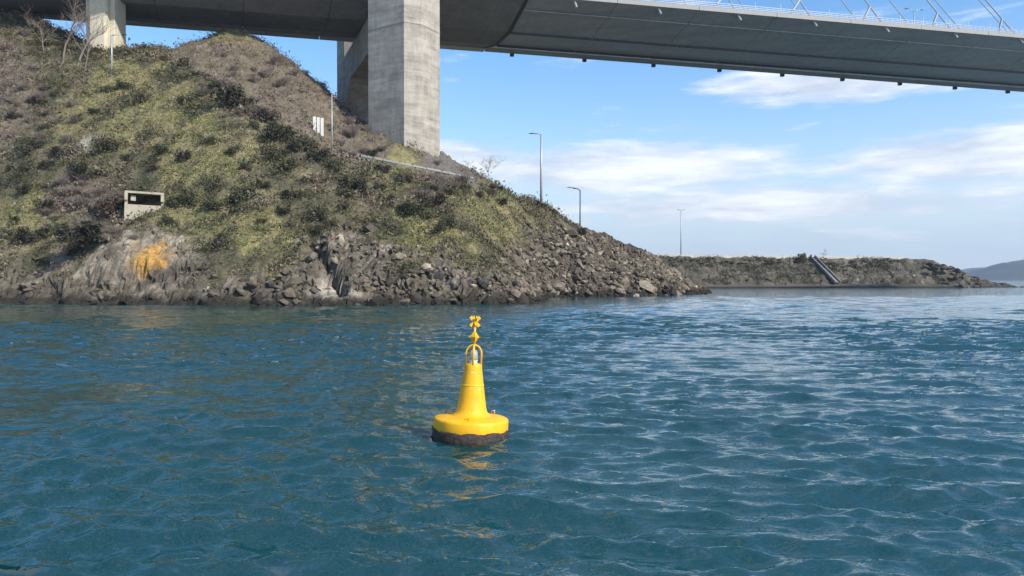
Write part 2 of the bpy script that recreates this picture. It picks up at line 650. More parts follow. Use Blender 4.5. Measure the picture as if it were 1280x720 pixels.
# knoll behind, and mound under the tower
for px, py, Y in [(238, 68, 161), (252, 47, 168), (290, 40, 171), (330, 54, 170), (380, 90, 166), (420, 128, 162), (455, 162, 158),
                  (300, 80, 158), (350, 110, 154), (390, 140, 150), (425, 165, 148), (440, 182, 146)]:
    cp(px, py, Y)
for px, py, Y in [(470, 168, 152), (506, 174, 149), (549, 190, 153), (575, 206, 158), (596, 231, 163), (470, 185, 146), (520, 195, 146), (560, 214, 151)]:
    cp(px, py, Y)
for X, Y, Z in [(-62, 190, 52), (-45, 190, 34), (-25, 185, 27), (-8, 185, 22), (8, 200, 19), (22, 240, 18), (30, 270, 16), (40, 290, 14), (-20, 240, 24), (-60, 240, 44), (-110, 200, 62),
                (-95, 180, 57), (-76, 175, 51), (-150, 220, 66), (-150, 170, 64), (32, 200, 12), (42, 240, 10), (45, 200, 5), (35, 185, 8.5)]:
    cw(X, Y, Z)
CPA = np.array(CP)


def tps_fit(P, lamb=0.6):
    n = len(P)
    d = np.hypot(P[:, None, 0] - P[None, :, 0], P[:, None, 1] - P[None, :, 1])
    K = np.where(d > 0, d * d * np.log(d + 1e-9), 0) + np.eye(n) * lamb * 40
    Q = np.c_[np.ones(n), P[:, :2]]
    A = np.block([[K, Q], [Q.T, np.zeros((3, 3))]])
    sol = np.linalg.solve(A, np.r_[P[:, 2], 0, 0, 0])
    return sol


TPS = tps_fit(CPA)


def base_h(X, Y):
    X = np.asarray(X, dtype=float); Y = np.asarray(Y, dtype=float)
    z = TPS[-3] + TPS[-2] * X + TPS[-1] * Y
    for k in range(len(CPA)):
        d2 = (X - CPA[k, 0]) ** 2 + (Y - CPA[k, 1]) ** 2
        z = z + TPS[k] * 0.5 * d2 * np.log(d2 + 1e-9)
    return z


def to_px(X, Y, Z):
    return 640 + F * X / Y, HZ - F * (Z - CAMZ) / Y


def ell(px, py, cx, cy, rx, ry, tilt=0.0):
    a = R(tilt)
    u = (px - cx) * math.cos(a) + (py - cy) * math.sin(a)
    v = -(px - cx) * math.sin(a) + (py - cy) * math.cos(a)
    d = np.sqrt((u / rx) ** 2 + (v / ry) ** 2)
    return np.clip(1.6 - d * 1.3, 0, 1)


def zones(X, Y, Z):
    """ground cover masks, fixed to the ground"""
    px, py = to_px(X, Y, Z)
    n = fbm(X * 0.12, Y * 0.12, 4, 3)
    n2 = fbm(X * 0.35, Y * 0.35, 3, 9)
    shore = np.interp(px, [-200, 0, 60, 110, 180, 240, 300, 360, 400, 460, 520, 600, 640, 660, 700, 900],
                      [335, 330, 325, 322, 288, 318, 345, 338, 300, 300, 325, 330, 300, 285, 275, 280])
    rock = np.clip((py - shore + 45 * n + 30 * n2) / 26 + 0.4, 0, 1)
    outc = np.maximum.reduce([ell(px, py, 178, 330, 95, 50), ell(px, py, 120, 350, 80, 30, -22), ell(px, py, 415, 320, 40, 55, 55)])
    rock = np.maximum(rock, np.clip(outc * 1.6 - 0.3 + 0.3 * n2, 0, 1))
    rubble = np.clip((px - 600) / 60, 0, 1) * np.clip((py - np.interp(px, [600, 680, 730, 780], [330, 275, 270, 250]) + 18 * n) / 20, 0, 1)
    grass = np.maximum.reduce([ell(px, py, 250, 225, 80, 95, 20), ell(px, py, 330, 300, 55, 45, 40), ell(px, py, 545, 300, 95, 35, 8), ell(px, py, 630, 285, 70, 50, 30),
                               ell(px, py, 150, 110, 90, 40), ell(px, py, 200, 160, 130, 50), ell(px, py, 30, 280, 60, 40), ell(px, py, 500, 195, 40, 18, 20),
                               ell(px, py, 300, 48, 40, 8)])
    grass = np.clip(grass * 1.35 + 1.4 * n + 0.5 * n2 - 0.25, 0, 1) * (1 - rock) * (1 - 0.8 * rubble)
    dead = np.maximum.reduce([ell(px, py, 8, 110, 45, 75), ell(px, py, 110, 255, 55, 35), ell(px, py, 330, 105, 105, 60, 35), ell(px, py, 440, 165, 50, 45, 30), ell(px, py, 560, 205, 45, 22, 35)])
    dead = np.clip(dead * 1.3 + 0.5 * n - 0.1, 0, 1) * (1 - rock)
    knoll = (px > 212) & (px < 485) & (Y > 138) & (py < np.interp(px, [212, 300, 350, 400, 470], [74, 112, 150, 184, 198]) + 6 * n2)
    knoll = knoll & ~((py < 56 + 8 * n) & (px > 240) & (px < 345))
    grass = np.where(knoll, grass * 0.15, grass)
    dead = np.where(knoll, np.clip(0.75 + 0.5 * n2, 0, 1), dead)
    return px, py, n, n2, rock, rubble, grass, dead


def height(X, Y, detail=True):
    z = base_h(X, Y)
    base_z = z
    if not detail:
        return z
    px, py = to_px(X, Y, z)
    land = np.clip((z + 0.5) / 3.0, 0, 1)
    px_, py_, n, n2, rock, rubble, grass, dead = zones(X, Y, z)
    # undulation
    z = z + land * (0.9 * fbm(X * 0.09, Y * 0.09, 3, 21) + 0.35 * fbm(X * 0.35, Y * 0.35, 3, 23))
    # craggy rock: tilted slabs and blocks
    yz = Y + 0.9 * base_z
    wx, wy = X + 1.3 * fbm(X * 0.3, Y * 0.3, 2, 31), yz + 1.3 * fbm(X * 0.3, Y * 0.3, 2, 33)
    d1, d2, v = worley(wx * 0.33, wy * 0.22, 5)
    e1, e2, v2 = worley(wx * 0.95, wy * 0.75, 6)
    crag = 1.5 * (v - 0.45) + 0.55 * (v2 - 0.5) - 0.5 * np.clip(1 - (e2 - e1) * 5, 0, 1) - 0.5 * np.clip(1 - (d2 - d1) * 5, 0, 1)
    crag = crag + 0.35 * ridged(X * 0.5, Y * 0.5, 3, 35)
    low = np.clip((z + 1.2) / 2.0, 0, 1)
    smooth_oc = 1 - 0.6 * ell(px_, py_, 165, 315, 85, 36, -8) * (Y < 116)
    z = z + low * rock * crag * 0.75 * smooth_oc
    strata = ridged((X + 0.9 * base_z) * 0.22, (base_z - 0.5 * X) * 0.5, 3, 43)
    z = z + 0.28 * (1 - smooth_oc) * strata * rock
    z = z + land * (1 - rock) * (0.22 * (v2 - 0.5) + 0.10 * fbm(X * 1.4, Y * 1.4, 2, 37))
    z = z + land * np.clip(dead, 0, 1) * (1 - rock) * (0.9 * (v - 0.5) + 0.35 * (v2 - 0.5) + 0.25 * ridged(X * 0.6, Y * 0.6, 2, 39))
    # the gully in the rock face left of the scar
    gx, gy = px_ - np.interp(py_, [285, 370], [386, 432]), py_
    gul = np.exp(-(gx / 6.5) ** 2) * np.clip((py_ - 282) / 15, 0, 1) * np.clip((374 - py_) / 12, 0, 1)
    z = z - 3.8 * gul * (Y < 118)
    rid = np.exp(-((gx - 17) / 13) ** 2) * np.clip((py_ - 282) / 15, 0, 1) * np.clip((366 - py_) / 20, 0, 1)
    z = z + 0.5 * rid * (Y < 118)
    z = z + 1.5 * ell(px_, py_, 178, 326, 75, 42) * (Y < 116) + 0.9 * ell(px_, py_, 120, 348, 60, 16, -20) * (Y < 116)
    return z


# two blocks: a fine front slope and a coarser back
def terrain_block(name, xs, ys, parent=None):
    X, Y = np.meshgrid(xs, ys)
    Z = height(X, Y)
    px, py, n, n2, rock, rubble, grass, dead = zones(X, Y, Z)
    def mixc(c, col, f):
        return c * (1 - f[..., None]) + np.array(col) * f[..., None]
    c = np.ones(X.shape + (3,)) * np.array((0.125, 0.112, 0.068))
    c = mixc(c, (0.072, 0.070, 0.042), np.clip(0.5 + 1.6 * fbm(X * 0.22, Y * 0.22, 3, 51), 0, 1) * 0.85)
    c = mixc(c, (0.235, 0.210, 0.100), grass * 0.9)
    c = mixc(c, (0.165, 0.132, 0.108), dead * (0.65 + 0.25 * np.clip(0.5 + 2 * fbm(X * 0.5, Y * 0.5, 3, 57), 0, 1)))
    d1, d2, v = worley(X * 0.55, (Y + 0.9 * Z) * 0.5, 8)
    rk = np.stack([0.080 + 0.09 * v, 0.070 + 0.079 * v, 0.054 + 0.063 * v], -1)
    pale = np.clip(ell(px, py, 165, 318, 85, 36, -8) * 1.4 + 0.8 * n2 - 0.3, 0, 1) * (Y < 116)
    rk = rk * (1 + 0.75 * pale[..., None])
    rk = rk * (0.78 + 0.5 * np.clip(0.5 + fbm(X * 0.25, (Y + Z) * 0.25, 4, 61), 0, 1))[..., None]
    c = c * (1 - rock[..., None]) + rk * rock[..., None]
    c = mixc(c, (0.072, 0.060, 0.046), rubble * 0.8)
    cut = np.clip(ell(px, py, 562, 212, 48, 24, 38) * 1.6 + 0.4 * n2 - 0.2, 0, 1) * (Y > 143) * (Y < 175)
    c = mixc(c, (0.13, 0.118, 0.105), cut)
    # pale spill of concrete at the foot of the gully
    slab = np.clip(ell(px, py, 420, 366, 42, 8, 5) * 1.8 + 0.5 * n2 - 0.5, 0, 1) * (Y < 112)
    c = mixc(c, (0.42, 0.38, 0.31), np.clip(slab * 1.5, 0, 0.95))
    # orange lichen patch on the outcrop
    li = np.clip(ell(px, py, 186, 324, 33, 20, -20) * 1.6 + 0.6 * n2 + 0.7 * fbm(X * 0.5, (Y + Z) * 0.5, 3, 71) - 0.45, 0, 1) * (Y < 118)
    li = li * np.clip(ell(px, py, 186, 324, 40, 26, -20) * 3, 0, 1)
    c = mixc(c, (0.50, 0.27, 0.045), li * 0.75)
    # pale scree patches
    sc = np.clip(ell(px, py, 115, 178, 26, 14) * 1.5 + n2 - 0.6, 0, 1)
    c = mixc(c, (0.36, 0.33, 0.29), sc * 0.7)
    # wet weed-covered band along the tide line
    wet = np.clip((1.9 + 0.9 * n2 - Z) / 1.0, 0, 1)
    c = mixc(c, (0.022, 0.020, 0.016), wet * 0.9)
    a1, a2, va = worley(X * 0.42 + 0.3 * Z, Z * 0.55, 16)
    b1, b2, vb = worley(X * 1.1, Z * 1.2 + 0.3 * X, 17)
    dY = rock * np.clip((Z + 0.5) / 2, 0, 1) * (1 - 0.55 * ell(px, py, 165, 322, 90, 40, -8)) * (1.1 * (va - 0.5) + 0.35 * (vb - 0.5) + 0.45 * np.clip(1 - (a2 - a1) * 6, 0, 1) + 0.5 * fbm(X * 0.7, Z * 0.7, 3, 163))
    V = np.stack([X + 0.25 * dY, Y + dY, Z], -1).reshape(-1, 3)
    nr, nc = X.shape
    idx = np.arange(nr * nc).reshape(nr, nc)
    FC = np.stack([idx[:-1, :-1], idx[:-1, 1:], idx[1:, 1:], idx[1:, :-1]], -1).reshape(-1, 4)
    zf = Z.reshape(-1)
    keep = zf[FC].max(1) > -2.4
    o = link(name, np_mesh(name, V, FC[keep], False, c.reshape(-1, 3)), MATS['terrain'], parent)
    return o


xs = np.unique(np.concatenate([np.arange(-230, -110, 1.2), np.arange(-110, 52, 0.34), np.arange(52, 66, 1.0)]))
ys = np.unique(np.concatenate([np.arange(88, 176, 0.34), np.arange(176, 300, 1.3)]))
hill = tag(terrain_block('hillside', xs, ys), kind='structure')


def ground(X, Y):
    return float(height(np.array([X]), np.array([Y]))[0])


def gpt(px, Y):
    X = (px - 640) / F * Y
    return Vector((X, Y, ground(X, Y)))


_ray_cache = {}


def hit(px, py, y0=96, y1=215):
    """where the ray through a photo pixel first meets the hillside"""
    Ys = np.arange(y0, y1, 0.25)
    Xs = (px - 640) / F * Ys
    Zs = CAMZ + (HZ - py) / F * Ys
    Hs = height(Xs, Ys)
    k = np.nonzero(Hs >= Zs)[0]
    if len(k) == 0:
        return None
    i = k[0]
    return Vector((Xs[i], Ys[i], Hs[i]))

# ------------------------------------------------------------------ breakwater embankment on the right
def embankment():
    ss = np.arange(0, 178, 0.55)
    prof = np.linspace(0, 1, 46)
    S, T = np.meshgrid(ss, prof)
    bx, by = 42 + S * 0.985, 302 + S * 0.115          # foot of the bank
    end = np.clip((S - 154) / 22.0, 0, 1)
    top = 13.4 - 1.0 * (S / 168) - 10.5 * end ** 1.1
    wid = 30 * (1 - 0.4 * end)
    # profile: beach, slope, crest, back
    d = np.interp(T, [0, 0.14, 0.72, 0.86, 1.0], [-4, 5.0, 24.0, 33.0, 60.0])
    zf = np.interp(T, [0, 0.08, 0.14, 0.72, 0.86, 1.0], [-1.2, 0.25, 0.16, 1.0, 1.0, -0.1])
    Z = np.where(zf < 0.17, zf * 8.0, 1.2 + (zf - 0.16) / 0.84 * (top - 1.2))
    Z = np.where(T < 0.141, np.interp(T, [0, 0.05, 0.14], [-1.5, 0.1, 1.3]), Z)
    Y = by + d - 3 * end
    X = bx + 0.0 * d
    n = fbm(X * 0.16, Y * 0.16, 4, 81)
    d1, d2, v = worley(X * 0.5, Y * 0.4 + Z * 0.4, 14)
    sl = np.clip((T - 0.13) / 0.05, 0, 1) * np.clip((0.80 - T) / 0.1, 0, 1)
    Z = Z + sl * (1.0 * n + 1.1 * (v - 0.5) * (1 + end)) + 0.15 * (v - 0.5)
    Y = Y + sl * 0.8 * (v - 0.5)
    c = np.ones(X.shape + (3,)) * np.array((0.055, 0.053, 0.036))
    g = np.clip(0.45 + 1.5 * fbm(X * 0.13, Z * 0.3, 3, 87), 0, 1)[..., None]
    c = c * (1 - g) + np.array((0.090, 0.080, 0.060)) * g
    vv = np.clip((v - 0.6) * 3, 0, 1)[..., None]
    c = c * (1 - 0.5 * vv) + np.array((0.19, 0.17, 0.14)) * 0.5 * vv
    be = (np.clip((1.25 + 0.6 * n - Z) / 0.3, 0, 1) * (S < 112))[..., None]
    c = c * (1 - be) + np.array((0.115, 0.090, 0.072)) * be
    wet = np.clip((0.55 - Z) / 0.3, 0, 1)[..., None]
    c = c * (1 - wet) + np.array((0.02, 0.02, 0.018)) * wet
    V = np.stack([X, Y, Z], -1).reshape(-1, 3)
    nr, nc = X.shape
    idx = np.arange(nr * nc).reshape(nr, nc)
    FC = np.stack([idx[:-1, :-1], idx[:-1, 1:], idx[1:, 1:], idx[1:, :-1]], -1).reshape(-1, 4)
    return link('breakwater', np_mesh('breakwater', V, FC, False, c.reshape(-1, 3)), MATS['terrain'])


bw = tag(embankment(), kind='structure')


def bank_pt(s, d, top=None):
    """a point on the breakwater: s metres along, d metres in from the foot"""
    z = np.interp(d, [-4, 0, 5, 24, 33], [-1.5, 0.1, 1.3, 13.4 - s / 168, 13.4 - s / 168])
    return Vector((42 + s * 0.985, 302 + s * 0.115 + d, z))


# ------------------------------------------------------------------ far hills
def far_hill(name, x0, x1, y, pts, depth, seed):
    xs = np.linspace(x0, x1, 150)
    ts = np.linspace(-1, 1, 24)
    X, T = np.meshgrid(xs, ts)
    prof = np.interp(X, [p[0] for p in pts], [p[1] for p in pts])
    prof = prof * (1 + 0.05 * fbm(X * 0.006, T, 4, seed))
    Z = prof * (1 - np.abs(T) ** 1.6) - 2.0 + 6 * fbm(X * 0.01, T * 3, 3, seed + 3) * (1 - np.abs(T))
    Y = y + T * depth
    V = np.stack([X, Y, Z], -1).reshape(-1, 3)
    nr, nc = X.shape
    idx = np.arange(nr * nc).reshape(nr, nc)
    FC = np.stack([idx[:-1, :-1], idx[:-1, 1:], idx[1:, 1:], idx[1:, :-1]], -1).reshape(-1, 4)
    return tag(link(name, np_mesh(name, V, FC, True), MATS['far_land']), kind='structure')


far_hill('far_hill', 1930, 4300, 3300, [(1930, 0), (2000, 14), (2080, 40), (2190, 78), (2300, 98), (2500, 135), (3100, 190), (4300, 120)], 330, 91)
far_hill('far_ridge', 2300, 3600, 4600, [(2300, 0), (2600, 40), (2750, 62), (2900, 80), (3600, 90)], 260, 95)

# ------------------------------------------------------------------ the bridge
AN, KN, AF, KF = 169.0, 0.225, 205.5, 0.249
ZN, ZFAR = 67.8, 66.3
SKEW = -12.0
bridge = empty('bridge', (-23, 150, 26))
tag(bridge, 'grey cable-stayed road bridge on a concrete tower crossing from the hill over the water', 'bridge')
bridge_inv = Matrix.Translation(bridge.location).inverted()


def bpart(name, mb, mat, parent=None, smooth=False, autosmooth=None):
    """a part of the bridge given in world coordinates"""
    o = mb.build(name, MATS[mat] if mat else None, parent or bridge, smooth, autosmooth)
    if (parent or bridge) is bridge:
        o.matrix_parent_inverse = bridge_inv
    else:
        o.matrix_parent_inverse = Matrix.Identity(4)
    return o


def deck_pt(X, s, z):
    a = Vector((X, AN + KN * X, 0))
    xf = X + SKEW
    b_ = Vector((xf, AF + KF * xf, 0))
    q = a.lerp(b_, s)
    q.z = z
    return q


SECT = [(0.0, 68.75), (0.0, 67.8), (0.36, 63.7), (0.66, 63.7), (1.0, 66.3), (1.0, 68.75), (0.97, 68.6), (0.03, 68.6)]


def deck_segment(x0, x1, gap=0.06):
    a = [deck_pt(x0 + gap, s, z) for s, z in SECT]
    b_ = [deck_pt(x1 - gap, s, z) for s, z in SECT]
    return MB().prism(a, b_)


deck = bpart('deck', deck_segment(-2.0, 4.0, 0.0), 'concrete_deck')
tag(deck, 'deck girder of flat steel box segments with dark underside')
JOINT = 4.0
XA = [54.8 + 20.2 * i for i in range(-2, 10)]
edges = [JOINT] + [x + 10.1 for x in XA]
for x0, x1 in zip(edges[:-1], edges[1:]):
    bpart('steel_segment', deck_segment(x0, x1), 'steel_deck', deck)
    # splice band and a longitudinal service rail under the flat bottom
    mb = MB()
    for s in (0.36, 0.655):
        mb.beam(deck_pt(x0 + 0.1, s, 63.45), deck_pt(x1 - 0.1, s, 63.45), 0.35, 0.45)
    bpart('service_rail', mb, 'dark_metal', deck)
    mb = MB()
    mb.beam(deck_pt(x0 + 0.05, -0.006, 68.35), deck_pt(x1 - 0.05, -0.006, 68.35), 0.35, 1.0)
    bpart('edge_beam', mb, 'steel_pale', deck)
    mb = MB()
    mb.beam(deck_pt(x0 + 0.05, 0.93, 65.45), deck_pt(x1 - 0.05, 0.93, 65.45), 3.4, 0.25)
    bpart('edge_walkway', mb, 'steel_pale', deck)
cx = -2.0
while cx > -215:
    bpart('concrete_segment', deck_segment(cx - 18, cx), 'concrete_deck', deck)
    mb = MB().beam(deck_pt(cx - 17.95, 0.955, 65.65), deck_pt(cx - 0.05, 0.955, 65.65), 3.0, 0.5)
    bpart('edge_walkway', mb, 'concrete_barrier', deck)
    mb = MB().beam(deck_pt(cx - 17.95, -0.006, 68.35), deck_pt(cx - 0.05, -0.006, 68.35), 0.35, 1.0)
    bpart('edge_beam', mb, 'concrete_barrier', deck)
    cx -= 18
bpart('edge_walkway', MB().beam(deck_pt(-1.95, 0.955, 65.65), deck_pt(3.95, 0.955, 65.65), 3.0, 0.5), 'concrete_barrier', deck)
bpart('expansion_joint', MB().prism([deck_pt(3.4, s_1, z_1 - 0.25) for s_1, z_1 in SECT[1:5]] + [deck_pt(3.4, s_1, z_1 + 0.2) for s_1, z_1 in SECT[1:5]][::-1],
                                   [deck_pt(4.1, s_1, z_1 - 0.25) for s_1, z_1 in SECT[1:5]] + [deck_pt(4.1, s_1, z_1 + 0.2) for s_1, z_1 in SECT[1:5]][::-1]), 'dark_metal', deck)
# drain pipes under the steel deck
for x0, x1 in zip(edges[:-1], edges[1:]):
    a_, b__ = deck_pt(x0 + 0.2, 0.12, 66.1), deck_pt(x1 - 0.2, 0.12, 66.1)
    bpart('drain_pipe', MB().tube([a_, b__], 0.14, 8), 'steel_deck', deck)

# parapet railing, one piece per segment
for x0, x1 in zip(edges[:-1], edges[1:]):
    mb = MB()
    for zz in (69.25, 69.65, 70.1):
        mb.beam(deck_pt(x0, 0.004, zz), deck_pt(x1, 0.004, zz), 0.09, 0.09)
    x = x0 + 0.6
    while x < x1:
        mb.beam(deck_pt(x, 0.004, 68.8), deck_pt(x, 0.004, 70.1), 0.12, 0.12)
        x += 1.45
    bpart('railing', mb, 'galvanised', deck)
    mb = MB()
    for zz in (69.4, 69.9):
        mb.beam(deck_pt(x0, 0.09, zz), deck_pt(x1, 0.09, zz), 0.2, 0.3)
    x = x0 + 1.0
    while x < x1:
        mb.beam(deck_pt(x, 0.09, 68.6), deck_pt(x, 0.09, 70.0), 0.2, 0.2)
        x += 3.2
    bpart('crash_barrier', mb, 'galvanised', deck)
    x = x0 + 2.0
    while x < x1:
        bpart('railing_post', MB().beam(deck_pt(x, 0.03, 68.6), deck_pt(x, 0.03, 71.6), 0.14, 0.14), 'galvanised', deck)
        x += 6.7

# stay cables with their sockets and struts
def tower_anchor(X, far=False):
    zt = 217 + (X - 135) * 0.25
    return Vector((-26, 167, zt)) if not far else Vector((-34, 181, zt + 2))


for X in XA[:8]:
    A = deck_pt(X, 0.012, 68.2)
    T_ = tower_anchor(X)
    bpart('stay_cable', MB().tube([A, T_], 0.17, 8), 'cable_sheath')
    d = (T_ - A).normalized()
    P = A + d * (4.6 / d.z)
    q = deck_pt(X - 6.2, 0.012, 68.7)
    bpart('cable_strut', MB().beam(q, P, 0.42, 0.35), 'cable_sheath')
    sock = MB().tube([A - d * 2.0, A + d * 1.2], [0.34, 0.30], 10)
    bpart('cable_socket', sock, 'steel_deck', deck)
for i in range(-3, 9):
    xf = 61 + 20.4 * i - SKEW
    A = deck_pt(xf, 0.99, 67.5)
    T_ = tower_anchor(xf, True)
    if i > -2 and i < 7:
        bpart('stay_cable', MB().tube([A, T_], 0.15, 8), 'cable_sheath')
    q = deck_pt(xf, 0.985, 65.3)
    bpart('anchor_box', MB().beam(q + Vector((-0.5, 0, 0)), q + Vector((0.5, 0.2, 0)), 0.9, 1.2), 'dark_metal', deck)

# tower: two legs built in lifts, with a cross beam
def leg(poly, z0, zs, z1, shift, name):
    """vertical in lifts of 3.6 m up to zs, then leaning by shift to z1"""
    cen = Vector((sum(p[0] for p in poly) / len(poly), sum(p[1] for p in poly) / len(poly), 0))
    z = z0
    base = MB().prism([Vector((p[0], p[1], z0 - 6)) for p in poly], [Vector((p[0], p[1], z0)) for p in poly])
    lg = bpart(name, base, 'concrete_tower')
    inner = [cen + (Vector((p[0], p[1], 0)) - cen) * 0.997 for p in poly]
    while z < zs:
        h = min(3.6, zs - z)
        mb = MB().prism([Vector((p[0], p[1], z + 0.025)) for p in poly], [Vector((p[0], p[1], z + h)) for p in poly])
        mb.prism([Vector((p.x, p.y, z)) for p in inner], [Vector((p.x, p.y, z + 0.025)) for p in inner])
        bpart('concrete_lift', mb, 'concrete_tower', lg)
        z += h
    mb = MB().prism([Vector((p[0], p[1], zs)) for p in poly],
                    [(cen + (Vector((p[0], p[1], 0)) - cen) * 0.6) + Vector((shift[0], shift[1], z1)) for p in poly])
    bpart('upper_shaft', mb, 'concrete_tower', lg)
    return lg


def P2(px, Y):
    return ((px - 640) / F * Y, Y)


near_poly = [P2(461, 152.5), P2(505.5, 147.5), P2(527, 149.3), P2(550, 154.5), P2(549, 161.5), P2(505, 163.0), P2(470, 160)]
leg(near_poly, 18.0, 100.0, 250.0, (2, 14), 'tower_leg')
far_poly = [P2(422, 207), P2(431, 201), P2(470, 199), P2(492, 205), P2(492, 214), P2(450, 216)]
leg(far_poly, 26.0, 100.0, 250.0, (12, -26), 'tower_leg')
# ring ledge on the near leg
cen = Vector((sum(p[0] for p in near_poly) / 7, sum(p[1] for p in near_poly) / 7, 0))
ring = [cen + (Vector((p[0], p[1], 0)) - cen) * 1.012 for p in near_poly]
bpart('ring_ledge', MB().prism([p + Vector((0, 0, 54.3)) for p in ring], [p + Vector((0, 0, 54.65)) for p in ring]), 'concrete_tower')
# cross beam with haunched soffit
c0, c1 = Vector((-23.5, 160, 0)), Vector((-41.0, 203, 0))
dirv = (c1 - c0).normalized()
perp = Vector((dirv.y, -dirv.x, 0))
pr = [(0.0, 63.5), (1.0, 63.5), (1.0, 50.0), (0.80, 55.5), (0.20, 55.5), (0.0, 50.0)]
L = (c1 - c0).length
mb = MB().prism([c0 + dirv * (L * t_) - perp * 4.5 + Vector((0, 0, z)) for t_, z in pr], [c0 + dirv * (L * t_) + perp * 4.5 + Vector((0, 0, z)) for t_, z in pr])
bpart('cross_beam', mb, 'concrete_tower')
# approach pier on the hill, with narrow recessed flanks and a widening head
pa, pb = px2w(104, 62, 158), px2w(141, 62, 158)
mb = MB()
yA = 158.0
for x0, x1, yf, nm in [((104 - 640) / F * yA, (111.5 - 640) / F * yA, 1.6, 0), ((111.5 - 640) / F * yA, (135 - 640) / F * yA, 0.0, 1), ((135 - 640) / F * yA, (141 - 640) / F * yA, 1.4, 0)]:
    ch = 0.5 if nm else 0.1
    poly = [(x0, yA + yf + ch), (x0 + ch, yA + yf), (x1 - ch, yA + yf), (x1, yA + yf + ch), (x1, yA + 6), (x0, yA + 6)]
    mb.prism([Vector((a, b_, 40)) for a, b_ in poly], [Vector((a, b_, 63.9)) for a, b_ in poly])
bpart('approach_pier', mb, 'concrete_pale')

# ------------------------------------------------------------------ street lamps and poles
def lamp(name, base, h, arms, r=0.11, heading=0.0):
    e = empty(name, base)
    MB().tube([(0, 0, -0.6), (0, 0, h * 0.5), (0, 0, h)], [r * 1.5, r * 1.15, r], 10).build('pole', MATS['galvanised'], e, True)
    MB().lathe([(r * 2.4, -0.3), (r * 2.4, 0.12), (r * 1.7, 0.2)], 12).build('base_plate', MATS['galvanised'], e)
    for (ax, az, hl) in arms:
        a = MB().tube([(0, 0, h - 0.1), (ax * 0.35, 0, h + az * 0.7), (ax, 0, h + az)], [r * 0.8, r * 0.6, r * 0.55], 8).build('arm', MATS['galvanised'], e, True)
        sg = math.copysign(1, ax)
        mbh = MB().prism([Vector((ax, -0.22, h + az - 0.10)), Vector((ax, 0.22, h + az - 0.10)), Vector((ax, 0.16, h + az + 0.14)), Vector((ax, -0.16, h + az + 0.14))],
                         [Vector((ax + sg * hl, -0.17, h + az - 0.02)), Vector((ax + sg * hl, 0.17, h + az - 0.02)), Vector((ax + sg * hl, 0.12, h + az + 0.10)), Vector((ax + sg * hl, -0.12, h + az + 0.10))])
        mbh.build('lamp_head', MATS['dark_metal'], a)
    e.rotation_euler.z = heading
    return e


b1 = gpt(676.5, 174)
ztop = CAMZ + (HZ - 168) / F * 174
tag(lamp('street_lamp', b1, ztop - b1.z, [(-1.9, 0.12, 1.0)], 0.22), 'tall single-arm street lamp on the crest of the slope beside the bare shrub', 'street lamp', 'road lamps along the shore road')
b2 = Vector(((725 - 640) / F * 236, 236, 0)); b2.z = ground(b2.x, b2.y)
ztop = CAMZ + (HZ - 238) / F * 236
tag(lamp('street_lamp', b2, ztop - b2.z, [(-1.6, 0.55, 0.8), (-3.2, 0.9, 0.9)], 0.19), 'street lamp with two lamp heads reaching out above the rubble ridge', 'street lamp', 'road lamps along the shore road')
b3 = bank_pt(24, 27)
b3.x = (851 - 640) / F * b3.y
tag(lamp('street_lamp', b3, CAMZ + (HZ - 263) / F * b3.y - b3.z, [(-1.0, 0.2, 0.8), (1.0, 0.2, 0.8)], 0.18), 'thin street lamp standing on the breakwater behind its white barrier', 'street lamp', 'road lamps along the shore road')
b4 = gpt(141.5, 146)
tag(lamp('street_lamp', b4, CAMZ + (HZ - 45) / F * 146 - b4.z, [(2.0, 0.05, 0.9)], 0.13), 'pale street lamp on the hilltop beside the approach pier', 'street lamp', 'road lamps along the shore road')
b5 = gpt(415.5, 139)
e = empty('utility_pole', b5)
hh = CAMZ + (HZ - 118) / F * 139 - b5.z
MB().tube([(0, 0, -0.5), (0, 0, hh)], [0.14, 0.10], 8).build('pole', MATS['galvanised'], e, True)
MB().lathe([(0.16, hh), (0.16, hh + 0.12), (0.05, hh + 0.2)], 8).build('cap', MATS['dark_metal'], e)
MB().box((0.35, 0, hh - 0.5), (0.7, 0.08, 0.08)).build('bracket', MATS['galvanised'], e)
tag(e, 'slim grey pole on the road bench beside the white slatted board', 'pole')
# lamp on the bridge
q = deck_pt(121.5, 0.5, 68.7)
tag(lamp('street_lamp', q, 11.5, [(2.2, 0.8, 0.9), (-2.2, 0.8, 0.9)], 0.14, R(12)), 'street lamp standing on the bridge deck among the stay cables', 'street lamp', 'lamps on the bridge')

# van on the bridge
q = deck_pt(133.5, 0.14, 68.62)
v = empty('van', q, (0, 0, math.atan(KN)))
prof = [(-2.6, 0.35), (2.3, 0.35), (2.6, 0.6), (2.55, 1.15), (1.75, 1.35), (1.1, 2.05), (-2.45, 2.12), (-2.62, 1.9)]
MB().prism([Vector((a, -0.95, z)) for a, z in prof], [Vector((a, 0.95, z)) for a, z in prof]).build('body', MATS['van_paint'], v)
MB().prism([Vector((a, -0.955, z)) for a, z in [(1.55, 1.38), (1.0, 1.95), (0.2, 1.95), (0.2, 1.38)]], [Vector((a, 0.955, z)) for a, z in [(1.55, 1.38), (1.0, 1.95), (0.2, 1.95), (0.2, 1.38)]]).build('window', MATS['glass_dark'], v)
for wx in (-1.65, 1.65):
    for wy in (-0.9, 0.9):
        MB().tube([(wx, wy - 0.1, 0.34), (wx, wy + 0.1, 0.34)], 0.34, 14).build('wheel', MATS['tyre'], v)
tag(v, 'dark grey van driving on the bridge deck behind the railing', 'van')

